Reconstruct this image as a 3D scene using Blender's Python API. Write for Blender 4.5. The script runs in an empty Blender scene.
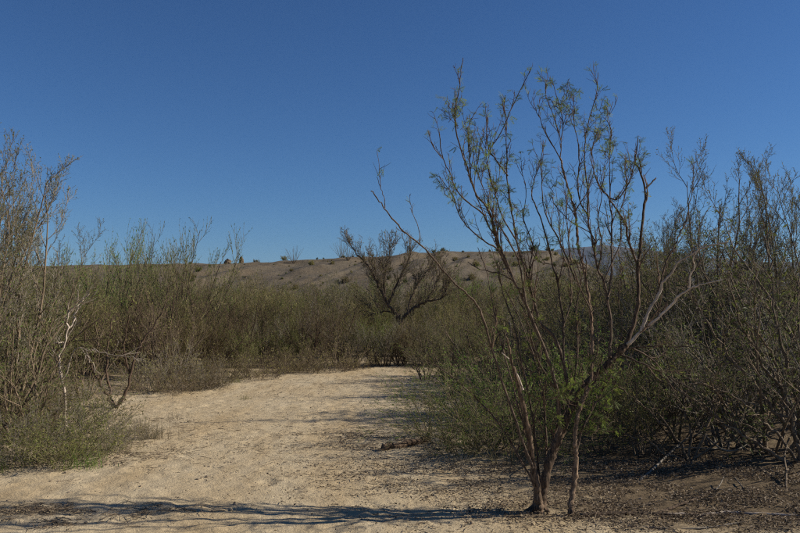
import bpy, math, random
import numpy as np

# ------------------------------------------------------------------ camera
CAM_H, FPX, HORIZON = 1.6, 778.0, 305.0
TILT = math.atan((HORIZON - 266.5) / FPX)
scene = bpy.context.scene
COL = scene.collection
cam_d = bpy.data.cameras.new('camera')
cam_d.sensor_width = 36.0
cam_d.lens = FPX / 800.0 * 36.0
cam_d.clip_start, cam_d.clip_end = 0.05, 60000.0
cam = bpy.data.objects.new('camera', cam_d)
cam.location = (0, 0, CAM_H)
cam.rotation_euler = (math.pi / 2 + TILT, 0, 0)
COL.objects.link(cam)
scene.camera = cam

# ------------------------------------------------------------------ sky, sun, exposure
SUN_EL, SUN_AZ = math.radians(31), math.radians(4)      # azimuth from +X towards +Y
world = bpy.data.worlds.new('World')
scene.world = world
world.use_nodes = True
wn, wl = world.node_tree.nodes, world.node_tree.links
wn.clear()
wo = wn.new('ShaderNodeOutputWorld')
wb = wn.new('ShaderNodeBackground')
ws = wn.new('ShaderNodeTexSky')
ws.sky_type = 'NISHITA'
ws.sun_disc = False
ws.sun_elevation = SUN_EL
ws.sun_rotation = math.pi / 2 - SUN_AZ
ws.altitude = 0
ws.air_density = 1.0
ws.dust_density = 0.0
ws.ozone_density = 10.0
wb.inputs['Strength'].default_value = 0.048
wg = wn.new('ShaderNodeGamma')            # deep clear-air contrast over the whole sky
wg.inputs['Gamma'].default_value = 1.12
wl.new(ws.outputs[0], wg.inputs['Color'])
wl.new(wg.outputs[0], wb.inputs['Color'])
wl.new(wb.outputs[0], wo.inputs['Surface'])

sun_d = bpy.data.lights.new('sun', 'SUN')
sun_d.energy = 5.0
sun_d.angle = math.radians(0.53)
sun_d.color = (1.0, 0.91, 0.77)
sun = bpy.data.objects.new('sun', sun_d)
_sx, _sy, _sz = math.cos(SUN_AZ) * math.cos(SUN_EL), math.sin(SUN_AZ) * math.cos(SUN_EL), math.sin(SUN_EL)
from mathutils import Vector, Matrix
sun.rotation_euler = Vector((_sx, _sy, _sz)).to_track_quat('Z', 'Y').to_euler()
sun.location = (_sx * 60, _sy * 60, _sz * 60)
COL.objects.link(sun)

vs = scene.view_settings
vs.view_transform = 'Standard'
vs.look = 'None'
vs.gamma = 1.0
vs.use_curve_mapping = False
vs.exposure = 0.38
scene.render.engine = 'CYCLES'
scene.cycles.max_bounces = 5
scene.cycles.diffuse_bounces = 3
scene.cycles.transmission_bounces = 3
scene.cycles.use_denoising = False
scene.cycles.filter_width = 1.25
scene.cycles.sample_clamp_indirect = 4.0
scene.cycles.sample_clamp_direct = 8.0

# ------------------------------------------------------------------ helpers
CT, ST = math.cos(TILT), math.sin(TILT)

def at(px, py, Y):
    """point of the place seen at photograph pixel (px, py), Y metres ahead"""
    u, v = (px - 400) / FPX, (266.5 - py) / FPX
    dy, dz = CT - v * ST, ST + v * CT
    s = Y / dy
    return (u * s, Y, CAM_H + dz * s)

def gxy(px, py):
    u, v = (px - 400) / FPX, (266.5 - py) / FPX
    dy, dz = CT - v * ST, ST + v * CT
    s = -CAM_H / dz
    return (u * s, dy * s)

def _hash(ix, iy, seed):
    n = (ix.astype(np.int64) * 374761393 + iy.astype(np.int64) * 668265263 + seed * 974634777) & 0xFFFFFFFF
    n = ((n ^ (n >> 13)) * 1274126177) & 0xFFFFFFFF
    n = n ^ (n >> 16)
    return (n & 0xFFFFFF) / float(0xFFFFFF)

def vnoise(x, y, seed=0):
    x, y = np.asarray(x, float), np.asarray(y, float)
    ix, iy = np.floor(x), np.floor(y)
    fx, fy = x - ix, y - iy
    fx, fy = fx * fx * (3 - 2 * fx), fy * fy * (3 - 2 * fy)
    a, b = _hash(ix, iy, seed), _hash(ix + 1, iy, seed)
    c, d = _hash(ix, iy + 1, seed), _hash(ix + 1, iy + 1, seed)
    return (a + (b - a) * fx) * (1 - fy) + (c + (d - c) * fx) * fy - 0.5

def gz(x, y):
    """ground height of the wash"""
    x, y = np.asarray(x, float), np.asarray(y, float)
    far = np.clip((y - 4) / 30, 0, 1)
    h = 0.055 * vnoise(x / 3.1, y / 3.1, 1) + 0.025 * vnoise(x / 1.1, y / 0.9, 2) + 0.12 * far * vnoise(x / 7, y / 7, 3)
    bank = np.clip((x - 2.2 - 0.03 * y) / 2.5, 0, 1) * 0.16 + np.clip((-x - 3.0 - 0.12 * y) / 2.5, 0, 1) * 0.16
    return h + bank - 0.03

def gzf(x, y):
    return float(gz(x, y))

def set_props(o, label=None, cat=None, group=None, kind=None):
    for k, v in (('label', label), ('category', cat), ('group', group), ('kind', kind)):
        if v:
            o[k] = v
    return o

def mesh_from(name, verts, faces_q, mat, smooth=False):
    """verts (N,3), faces_q (M,k) array of equal-size faces"""
    me = bpy.data.meshes.new(name)
    v = np.asarray(verts, np.float32)
    f = np.asarray(faces_q, np.int32)
    me.vertices.add(len(v)); me.vertices.foreach_set('co', v.ravel())
    k = f.shape[1]
    me.loops.add(f.size); me.loops.foreach_set('vertex_index', f.ravel())
    me.polygons.add(len(f))
    me.polygons.foreach_set('loop_start', np.arange(0, f.size, k, dtype=np.int32))
    me.polygons.foreach_set('use_smooth', np.full(len(f), smooth, dtype=bool))
    me.update(calc_edges=True)
    me.materials.append(mat)
    return me

def obj(name, me, parent=None):
    o = bpy.data.objects.new(name, me)
    COL.objects.link(o)
    if parent is not None:
        o.parent = parent
        if name in ('twigs', 'foliage', 'blades'):      # too fine to pick apart singly
            o['kind'] = 'stuff'
    return o

def empty(name, loc, rz=0.0, sc=1.0):
    o = bpy.data.objects.new(name, None)
    o.empty_display_size = 0.2
    COL.objects.link(o)
    o.location = loc
    o.rotation_euler = (0, 0, rz)
    o.scale = (sc, sc, sc) if not isinstance(sc, tuple) else sc
    return o

# ------------------------------------------------------------------ materials
def nodes(name):
    m = bpy.data.materials.new(name)
    m.use_nodes = True
    nt = m.node_tree
    nt.nodes.clear()
    out = nt.nodes.new('ShaderNodeOutputMaterial')
    return m, nt, out

def N(nt, t, **kw):
    n = nt.nodes.new(t)
    for k, v in kw.items():
        if k.startswith('i_'):
            key = k[2:]
            n.inputs[int(key) if key.isdigit() else key.replace('_', ' ')].default_value = v
        else:
            setattr(n, k, v)
    return n

def ramp(nt, fac, stops):
    r = nt.nodes.new('ShaderNodeValToRGB')
    el = r.color_ramp.elements
    while len(el) > 1:
        el.remove(el[-1])
    for i, (p, c) in enumerate(stops):
        e = el[0] if i == 0 else el.new(p)
        e.position = p
        e.color = (c[0], c[1], c[2], 1)
    nt.links.new(fac, r.inputs[0])
    return r.outputs[0]

def mix(nt, fac, a, b, mode='MIX'):
    m = nt.nodes.new('ShaderNodeMix')
    m.data_type = 'RGBA'
    m.blend_type = mode
    for s, v in ((m.inputs[0], fac), (m.inputs[6], a), (m.inputs[7], b)):
        if hasattr(v, 'is_linked'):
            nt.links.new(v, s)
        else:
            s.default_value = v if not isinstance(v, tuple) or len(v) == 4 else (*v, 1)
    return m.outputs[2]

def mathn(nt, op, a, b=None):
    m = nt.nodes.new('ShaderNodeMath')
    m.operation = op
    for s, v in ((m.inputs[0], a), (m.inputs[1], b)):
        if v is None:
            continue
        if hasattr(v, 'is_linked'):
            nt.links.new(v, s)
        else:
            s.default_value = v
    return m.outputs[0]

def noise(nt, scale, detail=4, rough=0.6, vec=None):
    n = N(nt, 'ShaderNodeTexNoise')
    n.inputs['Scale'].default_value = scale
    n.inputs['Detail'].default_value = detail
    n.inputs['Roughness'].default_value = rough
    if vec is not None:
        nt.links.new(vec, n.inputs['Vector'])
    return n.outputs[0]

def bark_mat(name, dark, light, scale=30, rough=0.9, bump=0.4, stretch=0.25):
    m, nt, out = nodes(name)
    tc = N(nt, 'ShaderNodeTexCoord')
    mp = N(nt, 'ShaderNodeMapping')
    mp.inputs['Scale'].default_value = (1, 1, stretch)
    nt.links.new(tc.outputs['Object'], mp.inputs[0])
    n1 = noise(nt, scale, 5, 0.65, mp.outputs[0])
    n2 = noise(nt, scale * 0.15, 2, 0.5, tc.outputs['Object'])
    oi = N(nt, 'ShaderNodeObjectInfo')
    isl = N(nt, 'ShaderNodeNewGeometry')
    c = ramp(nt, n1, [(0.36, dark), (0.64, light)])
    c = mix(nt, n2, c, mix(nt, 1.0, c, (0.72, 0.70, 0.70), 'MULTIPLY'))
    v = mathn(nt, 'MULTIPLY_ADD', isl.outputs['Random Per Island'], 0.5)
    v.node.inputs[2].default_value = 0.72
    ov = mathn(nt, 'MULTIPLY_ADD', oi.outputs['Random'], 0.5); ov.node.inputs[2].default_value = 0.75
    v = mathn(nt, 'MULTIPLY', v, ov)
    hs = N(nt, 'ShaderNodeHueSaturation')
    nt.links.new(c, hs.inputs['Color'])
    nt.links.new(v, hs.inputs['Value'])
    b = N(nt, 'ShaderNodeBsdfPrincipled', i_Roughness=rough)
    b.inputs['Specular IOR Level'].default_value = 0.25
    nt.links.new(hs.outputs[0], b.inputs['Base Color'])
    if bump:
        bp = N(nt, 'ShaderNodeBump', i_Strength=bump, i_Distance=0.01)
        nt.links.new(n1, bp.inputs['Height'])
        nt.links.new(bp.outputs[0], b.inputs['Normal'])
    nt.links.new(b.outputs[0], out.inputs[0])
    return m

def leaf_mat(name, stops, transl=0.35):
    m, nt, out = nodes(name)
    g = N(nt, 'ShaderNodeNewGeometry')
    oi = N(nt, 'ShaderNodeObjectInfo')
    c = ramp(nt, g.outputs['Random Per Island'], stops)
    hs = N(nt, 'ShaderNodeHueSaturation')
    hue = mathn(nt, 'MULTIPLY_ADD', oi.outputs['Random'], 0.04); hue.node.inputs[2].default_value = 0.48
    val = mathn(nt, 'MULTIPLY_ADD', oi.outputs['Random'], 0.75); val.node.inputs[2].default_value = 0.62
    nt.links.new(hue, hs.inputs['Hue']); nt.links.new(val, hs.inputs['Value'])
    nt.links.new(c, hs.inputs['Color'])
    b = N(nt, 'ShaderNodeBsdfPrincipled', i_Roughness=0.6)
    b.inputs['Specular IOR Level'].default_value = 0.3
    t = N(nt, 'ShaderNodeBsdfTranslucent')
    mx = N(nt, 'ShaderNodeMixShader'); mx.inputs[0].default_value = transl
    nt.links.new(hs.outputs[0], b.inputs['Base Color'])
    nt.links.new(hs.outputs[0], t.inputs['Color'])
    nt.links.new(b.outputs[0], mx.inputs[1]); nt.links.new(t.outputs[0], mx.inputs[2])
    nt.links.new(mx.outputs[0], out.inputs[0])
    return m

M = {}
M['bark'] = bark_mat('mesquite_bark', (0.022, 0.015, 0.010), (0.17, 0.118, 0.078), 70, bump=1.0, stretch=0.16)
M['bark_pale'] = bark_mat('pale_flaky_bark', (0.035, 0.023, 0.015), (0.27, 0.19, 0.125), 60, bump=1.0, stretch=0.16)
M['limb'] = bark_mat('mesquite_limb_bark', (0.035, 0.025, 0.018), (0.17, 0.125, 0.09), 70, bump=0.8)
M['dead'] = bark_mat('bleached_wood', (0.36, 0.30, 0.24), (0.62, 0.54, 0.45), 40, bump=0.5)
M['twig_red'] = bark_mat('reddish_twig', (0.075, 0.05, 0.036), (0.16, 0.11, 0.075), 30, bump=0)
M['twig_grey'] = bark_mat('grey_twig', (0.13, 0.115, 0.092), (0.31, 0.275, 0.225), 30, bump=0)
M['twig_brown'] = bark_mat('brown_twig', (0.09, 0.068, 0.045), (0.24, 0.185, 0.125), 30, bump=0)
M['twig_olive'] = bark_mat('olive_twig', (0.14, 0.12, 0.06), (0.26, 0.225, 0.12), 30, bump=0)
M['leaf_bright'] = leaf_mat('spring_leaf', [(0, (0.10, 0.17, 0.028)), (0.6, (0.18, 0.27, 0.045)), (1, (0.27, 0.33, 0.075))], 0.5)
M['leaf_olive'] = leaf_mat('olive_leaf', [(0, (0.10, 0.11, 0.028)), (0.5, (0.16, 0.17, 0.043)), (0.85, (0.22, 0.215, 0.065)), (1, (0.27, 0.23, 0.09))], 0.45)
M['leaf_tan'] = leaf_mat('tan_olive_leaf', [(0, (0.14, 0.12, 0.04)), (0.5, (0.21, 0.185, 0.062)), (0.85, (0.27, 0.23, 0.09)), (1, (0.31, 0.25, 0.12))], 0.4)
M['leaf_dark'] = leaf_mat('dark_green_leaf', [(0, (0.06, 0.08, 0.022)), (0.6, (0.105, 0.125, 0.034)), (1, (0.17, 0.175, 0.055))], 0.45)
M['grass_dry'] = leaf_mat('dry_grass', [(0, (0.20, 0.165, 0.095)), (0.6, (0.28, 0.235, 0.14)), (1, (0.36, 0.31, 0.19))], 0.3)
M['litter'] = leaf_mat('leaf_litter', [(0, (0.08, 0.057, 0.036)), (0.5, (0.17, 0.125, 0.078)), (0.85, (0.27, 0.21, 0.135)), (1, (0.42, 0.34, 0.22))], 0.15)

# ------------------------------------------------------------------ branch growth
class Tree:
    """collects polylines by material slot and leaf positions"""
    def __init__(self):
        self.lines = {}
        self.leaves = []

    def line(self, slot, pts, rad):
        self.lines.setdefault(slot, []).append((pts, rad))

def nrm(v):
    l = math.sqrt(v[0] * v[0] + v[1] * v[1] + v[2] * v[2]) or 1.0
    return (v[0] / l, v[1] / l, v[2] / l)

def off_dir(d, ang, rng):
    """direction at angle ang from d, random azimuth"""
    while True:
        a = (rng.gauss(0, 1), rng.gauss(0, 1), rng.gauss(0, 1))
        k = a[0] * d[0] + a[1] * d[1] + a[2] * d[2]
        q = (a[0] - k * d[0], a[1] - k * d[1], a[2] - k * d[2])
        if q[0] ** 2 + q[1] ** 2 + q[2] ** 2 > 1e-3:
            break
    q = nrm(q)
    c, s = math.cos(ang), math.sin(ang)
    return (d[0] * c + q[0] * s, d[1] * c + q[1] * s, d[2] * c + q[2] * s)

def grow(T, p, d, L, r, lvl, P, rng):
    lp = P['levels'][lvl]
    n = lp['seg']
    step = L / n
    pts, rad, dirs = [p], [r], [d]
    zig = 1
    for i in range(n):
        w, tr = lp['wig'], lp['trop']
        if lp.get('arch'):
            tr = tr - lp['arch'] * (i / n)
        d = nrm((d[0] + rng.gauss(0, w), d[1] + rng.gauss(0, w), d[2] + rng.gauss(0, w) + tr))
        p = (p[0] + d[0] * step, p[1] + d[1] * step, max(p[2] + d[2] * step, 0.03))
        pts.append(p); dirs.append(d)
        rad.append(r * (1 - (1 - lp['tip']) * (i + 1) / n))
    T.line(lp['slot'], pts, rad)
    ls = lp.get('leaf')
    if ls:
        t = rng.random() * ls
        while t < L:
            f = t / L
            if f > lp.get('leaf0', 0.2) and rng.random() < P.get('leafp', 1):
                i = min(int(f * n), n - 1)
                g = f * n - i
                a, b = pts[i], pts[i + 1]
                T.leaves.append((a[0] + (b[0] - a[0]) * g, a[1] + (b[1] - a[1]) * g, a[2] + (b[2] - a[2]) * g, *dirs[i]))
            t += ls * (0.6 + 0.8 * rng.random())
    if lvl + 1 < len(P['levels']):
        nx = P['levels'][lvl + 1]
        nc = nx['n'] if not nx.get('per_m') else max(1, int(nx['n'] * L + rng.random()))
        for k in range(nc):
            t = nx['t0'] + (nx.get('t1', 1.0) - nx['t0']) * ((k + rng.random()) / nc)
            i = min(int(t * n), n - 1)
            g = t * n - i
            a, b = pts[i], pts[i + 1]
            q = (a[0] + (b[0] - a[0]) * g, a[1] + (b[1] - a[1]) * g, a[2] + (b[2] - a[2]) * g)
            cl = (L * nx['lr'] * (1 - nx.get('taper', 0.5) * t) if not nx.get('abs') else nx['lr']) * (0.5 + 0.9 * rng.random())
            cr = min(rad[i] * nx['rr'], rad[i]) * (0.8 + 0.4 * rng.random())
            cd = off_dir(dirs[i], nx['ang'] * (0.6 + 0.8 * rng.random()), rng)
            grow(T, q, cd, cl, max(cr, nx.get('rmin', 0.0015)), lvl + 1, P, rng)

def tubes(lines, sides):
    """one mesh worth of verts, quads for many polylines (vectorised by length)"""
    groups = {}
    for pts, rad in lines:
        groups.setdefault(len(pts), []).append((pts, rad))
    V, Fs, base = [], [], 0
    ang = np.arange(sides) * 2 * math.pi / sides
    ca, sa = np.cos(ang), np.sin(ang)
    for n, lst in groups.items():
        P = np.array([l[0] for l in lst], float)
        R = np.array([l[1] for l in lst], float)
        B = len(lst)
        t = np.empty_like(P)
        t[:, 1:-1] = P[:, 2:] - P[:, :-2]
        t[:, 0] = P[:, 1] - P[:, 0]
        t[:, -1] = P[:, -1] - P[:, -2]
        t /= np.linalg.norm(t, axis=2, keepdims=True) + 1e-9
        mt = t.mean(axis=1)
        ax = np.argmin(np.abs(mt), axis=1)
        ref = np.zeros((B, 1, 3)); ref[np.arange(B), 0, ax] = 1
        u = np.cross(t, np.broadcast_to(ref, t.shape))
        u /= np.linalg.norm(u, axis=2, keepdims=True) + 1e-9
        w = np.cross(t, u)
        ring = P[:, :, None, :] + R[:, :, None, None] * (u[:, :, None, :] * ca[:, None] + w[:, :, None, :] * sa[:, None])
        V.append(ring.reshape(-1, 3))
        idx = base + np.arange(B * n * sides).reshape(B, n, sides)
        a = idx[:, :-1]; b = idx[:, 1:]
        f = np.stack([a, np.roll(a, -1, axis=2), np.roll(b, -1, axis=2), b], axis=-1)
        Fs.append(f.reshape(-1, 4))
        base += B * n * sides
    return np.concatenate(V), np.concatenate(Fs)

def frames(D, rng):
    """random rotation frames with x axis along D"""
    n = len(D)
    x = D / (np.linalg.norm(D, axis=1, keepdims=True) + 1e-9)
    a = rng.normal(size=(n, 3))
    y = np.cross(a, x); y /= np.linalg.norm(y, axis=1, keepdims=True) + 1e-9
    z = np.cross(x, y)
    return np.stack([x, y, z], axis=1)

def simple_leaves(leaves, size, width, rng, spread=0.8, droop=0.0):
    """slender diamond leaves, one quad each"""
    A = np.array(leaves, float)
    P, D = A[:, :3], A[:, 3:]
    D = D + rng.normal(size=D.shape) * spread
    D[:, 2] -= droop
    Fm = frames(D, rng)
    n = len(A)
    s = size * rng.uniform(0.55, 1.35, n)
    tpl = np.array([[0, 0, 0], [0.45, width, 0.04], [1, 0, -0.08], [0.45, -width, 0.04]])
    V = P[:, None, :] + s[:, None, None] * np.einsum('kj,njl->nkl', tpl, Fm)
    return V.reshape(-1, 3), np.arange(n * 4).reshape(n, 4)

def feather_leaves(leaves, size, rng, pairs=7):
    """bipinnate mesquite leaf: two drooping pinnae, each with paired leaflets"""
    A = np.array(leaves, float)
    P, D = A[:, :3], A[:, 3:]
    D = D * 0.6 + rng.normal(size=D.shape) * 0.7
    D[:, 2] -= 0.35
    Fm = frames(D, rng)
    tpl = []
    for pin in (-1, 1):
        c, s_ = math.cos(0.35 * pin), math.sin(0.35 * pin)
        def rot(q):
            return (q[0] * c - q[1] * s_, q[0] * s_ + q[1] * c, q[2])
        tpl += [rot(q) for q in ((0, -0.012, 0), (1, -0.006, -0.22), (1, 0.006, -0.22), (0, 0.012, 0))]
        for i in range(pairs):
            x = 0.22 + 0.78 * i / (pairs - 1)
            zz = -0.22 * x * x
            for sd in (-1, 1):
                l, w = 0.26, 0.045
                tpl += [rot(q) for q in ((x, 0, zz), (x + 0.10, sd * l * 0.5 + w, zz), (x + 0.16, sd * l, zz - 0.02), (x + 0.02, sd * l * 0.5 - w, zz))]
    tpl = np.array(tpl)
    n, K = len(A), len(tpl)
    s = size * rng.uniform(0.55, 1.3, n)
    V = P[:, None, :] + s[:, None, None] * np.einsum('kj,njl->nkl', tpl, Fm)
    return V.reshape(-1, 3), np.arange(n * K).reshape(-1, 4)

# ------------------------------------------------------------------ ground
def axis(lo, f0, f1, hi, step, gr):
    a = list(np.arange(f0, f1, step))
    s, x = step, a[-1]
    while x < hi:
        s *= gr; x += s; a.append(x)
    s, x = step, a[0]
    b = []
    while x > lo:
        s *= gr; x -= s; b.append(x)
    return np.array(b[::-1] + a)

def build_ground():
    xs = axis(-14000, -5.2, 6.2, 14000, 0.032, 1.09)
    ys = axis(-200, 4.6, 12.5, 14000, 0.030, 1.05)
    X, Y = np.meshgrid(xs, ys)
    Z = gz(X, Y)
    near = np.clip(1 - (Y - 14) / 12, 0, 1) * (Y > 0)
    clod = np.maximum(vnoise(X / 0.16, Y / 0.13, 11), -0.12)
    Z += near * (0.026 * clod * (0.4 + np.clip(vnoise(X / 0.9, Y / 0.8, 17) * 2 + .5, 0, 1.4)) + 0.014 * vnoise(X / 0.07, Y / 0.06, 12))
    rs = np.random.RandomState(5)
    # trodden dents with raised rims
    for k in range(260):
        cx, cy = rs.uniform(-3.8, 3.0), rs.uniform(4.8, 16)
        r = rs.uniform(0.06, 0.13); dep = rs.uniform(0.004, 0.014); e = rs.uniform(0.6, 1.6)
        ix = np.where(np.abs(xs - cx) < 3 * r)[0]; iy = np.where(np.abs(ys - cy) < 3 * r)[0]
        if len(ix) < 2 or len(iy) < 2:
            continue
        sl = np.ix_(iy, ix)
        q = np.hypot((X[sl] - cx) / r, (Y[sl] - cy) / (r * e))
        Z[sl] += dep * (-np.exp(-q ** 2 * 1.6) + 0.55 * np.exp(-((q - 1.45) ** 2) * 5))
    ny, nx = X.shape
    V = np.stack([X, Y, Z], -1).reshape(-1, 3)
    I = np.arange(nx * ny).reshape(ny, nx)
    Fq = np.stack([I[:-1, :-1], I[:-1, 1:], I[1:, 1:], I[1:, :-1]], -1).reshape(-1, 4)

    m, nt, out = nodes('dry_wash_sand')
    tc = N(nt, 'ShaderNodeTexCoord')
    pos = tc.outputs['Object']
    mpb = N(nt, 'ShaderNodeMapping'); mpb.inputs['Scale'].default_value = (1.9, 0.45, 1); mpb.inputs['Rotation'].default_value = (0, 0, 0.12)
    nt.links.new(pos, mpb.inputs[0])
    big = noise(nt, 0.8, 5, 0.6, mpb.outputs[0])
    mid = noise(nt, 5.0, 6, 0.7, pos)
    fine = noise(nt, 70.0, 5, 0.75, pos)
    c = ramp(nt, mid, [(0.25, (0.40, 0.325, 0.212)), (0.5, (0.475, 0.393, 0.262)), (0.75, (0.535, 0.448, 0.308))])
    c = mix(nt, ramp(nt, big, [(0.38, (0, 0, 0)), (0.66, (1, 1, 1))]), c, mix(nt, 1.0, c, (0.88, 0.82, 0.73), 'MULTIPLY'))
    c = mix(nt, ramp(nt, fine, [(0.34, (0.6, 0.6, 0.6)), (0.43, (0, 0, 0))]), c, (0.25, 0.19, 0.125))
    # organic soil under the thickets: right bank and left bank, with ragged edges
    sx = N(nt, 'ShaderNodeSeparateXYZ'); nt.links.new(pos, sx.inputs[0])
    rag = mathn(nt, 'MULTIPLY', mathn(nt, 'SUBTRACT', noise(nt, 1.6, 5, 0.7, pos), 0.5), 3.2)
    # right edge: x - 1.2 - 0.0*y ; left edge: -x -2.4 -0.1*y
    ex = mathn(nt, 'SUBTRACT', sx.outputs[0], 0.75)
    ex = mathn(nt, 'ADD', ex, rag)
    e2 = mathn(nt, 'SUBTRACT', mathn(nt, 'MULTIPLY', sx.outputs[0], -1), mathn(nt, 'MULTIPLY_ADD', sx.outputs[1], 0.13))
    e2.node.inputs[1].default_value  # keep link order explicit
    e2 = mathn(nt, 'ADD', mathn(nt, 'SUBTRACT', e2, 2.6), rag)
    msk = mathn(nt, 'MAXIMUM', ex, e2)
    mr = N(nt, 'ShaderNodeMapRange'); mr.inputs[1].default_value = -0.1; mr.inputs[2].default_value = 1.1
    nt.links.new(msk, mr.inputs[0])
    # the bare tongue in front of the tree stays sandy
    fy = N(nt, 'ShaderNodeMapRange'); fy.inputs[1].default_value = 6.15; fy.inputs[2].default_value = 6.75
    nt.links.new(mathn(nt, 'ADD', mathn(nt, 'ADD', sx.outputs[1], mathn(nt, 'MULTIPLY', rag, 0.3)), mathn(nt, 'MULTIPLY', sx.outputs[0], 0.33)), fy.inputs[0])
    far = N(nt, 'ShaderNodeMapRange'); far.inputs[1].default_value = 20.0; far.inputs[2].default_value = 27.0
    nt.links.new(mathn(nt, 'ADD', sx.outputs[1], rag), far.inputs[0])
    soil = mathn(nt, 'MAXIMUM', mathn(nt, 'MULTIPLY', mr.outputs[0], fy.outputs[0]), far.outputs[0])
    brown = ramp(nt, mid, [(0.3, (0.065, 0.046, 0.027)), (0.55, (0.135, 0.098, 0.058)), (0.75, (0.24, 0.18, 0.11))])
    brown = mix(nt, ramp(nt, fine, [(0.35, (0.8, 0.8, 0.8)), (0.5, (0, 0, 0))]), brown, (0.06, 0.044, 0.03))
    c = mix(nt, mathn(nt, 'MULTIPLY', soil, 0.92), c, brown)
    b = N(nt, 'ShaderNodeBsdfPrincipled', i_Roughness=0.95)
    b.inputs['Specular IOR Level'].default_value = 0.15
    nt.links.new(c, b.inputs['Base Color'])
    hgt = mathn(nt, 'ADD', mathn(nt, 'MULTIPLY', fine, 0.5), mathn(nt, 'MULTIPLY', noise(nt, 22, 5, 0.7, pos), 1.2))
    bp = N(nt, 'ShaderNodeBump', i_Strength=0.75, i_Distance=0.03)
    nt.links.new(hgt, bp.inputs['Height']); nt.links.new(bp.outputs[0], b.inputs['Normal'])
    nt.links.new(b.outputs[0], out.inputs[0])
    g = obj('ground', mesh_from('ground', V, Fq, m, True))
    set_props(g, 'pale sandy floor of the dry wash with trodden dents', 'ground', kind='structure')

build_ground()

# ------------------------------------------------------------------ hill and far mountains
HILL_PROFILE = [(-900, 272), (-300, 268), (0, 266), (200, 264), (250, 263), (330, 258), (400, 254), (470, 250.5), (530, 249), (553, 251), (570, 262), (595, 282), (640, 299), (760, 310), (1400, 312)]
CREST_Y = 120.0

def hill_z(x, y):
    x, y = np.asarray(x, float), np.asarray(y, float)
    px = 400 + FPX * x / CREST_Y
    py = np.interp(px, [q[0] for q in HILL_PROFILE], [q[1] for q in HILL_PROFILE])
    zc = CAM_H + (HORIZON - py) / FPX * CREST_Y
    t = np.clip((y - 62 - 4 * vnoise(x / 15, y / 40, 33)) / (CREST_Y - 62), 0, 1)
    s = t * t * (3 - 2 * t)
    s = 0.55 * s + 0.45 * t
    b = np.clip((y - CREST_Y - 10) / 120, 0, 1)
    gul = np.abs(vnoise((x - 0.36 * y) / 5.0, y / 40, 21)) * 2 + 0.6 * np.abs(vnoise((x - 0.36 * y) / 2.1, y / 25, 24)) * 2
    z = (zc + 0.5) * s * (1 - 0.9 * b) - 0.5
    z += (0.95 * (gul - 0.8) + 0.45 * vnoise(x / 2.2, y / 2.2, 22) + 0.12 * vnoise(x / 0.7, y / 0.7, 23)) * np.clip(t * 4, 0, 1) * np.where(t >= 0.93, 0.35, 1.0)
    return z

def build_hill():
    xs = np.concatenate([np.linspace(-260, -48, 110), np.linspace(-47, 38, 240), np.linspace(39, 140, 60)])
    ys = np.concatenate([np.linspace(55, 131, 210), np.linspace(133, 260, 30)])
    X, Y = np.meshgrid(xs, ys)
    Z = hill_z(X, Y)
    ny, nx = X.shape
    I = np.arange(nx * ny).reshape(ny, nx)
    Fq = np.stack([I[:-1, :-1], I[:-1, 1:], I[1:, 1:], I[1:, :-1]], -1).reshape(-1, 4)
    m, nt, out = nodes('gravel_hillside')
    tc = N(nt, 'ShaderNodeTexCoord'); pos = tc.outputs['Object']
    n1 = noise(nt, 0.18, 5, 0.6, pos); n2 = noise(nt, 2.2, 6, 0.75, pos)
    c = ramp(nt, n2, [(0.3, (0.058, 0.045, 0.028)), (0.55, (0.108, 0.086, 0.055)), (0.75, (0.17, 0.138, 0.09))])
    c = mix(nt, ramp(nt, n1, [(0.4, (0, 0, 0)), (0.62, (1, 1, 1))]), c, mix(nt, 1.0, c, (1.0, 0.94, 0.86), 'MULTIPLY'))
    b = N(nt, 'ShaderNodeBsdfPrincipled', i_Roughness=0.95)
    nt.links.new(c, b.inputs['Base Color'])
    bp = N(nt, 'ShaderNodeBump', i_Strength=0.8, i_Distance=0.25)
    nt.links.new(n2, bp.inputs['Height']); nt.links.new(bp.outputs[0], b.inputs['Normal'])
    nt.links.new(b.outputs[0], out.inputs[0])
    h = obj('hill', mesh_from('hill', np.stack([X, Y, Z], -1).reshape(-1, 3), Fq, m, True))
    set_props(h, 'long low gravel hill with gullies behind the thicket', 'hill', kind='structure')

build_hill()

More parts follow.
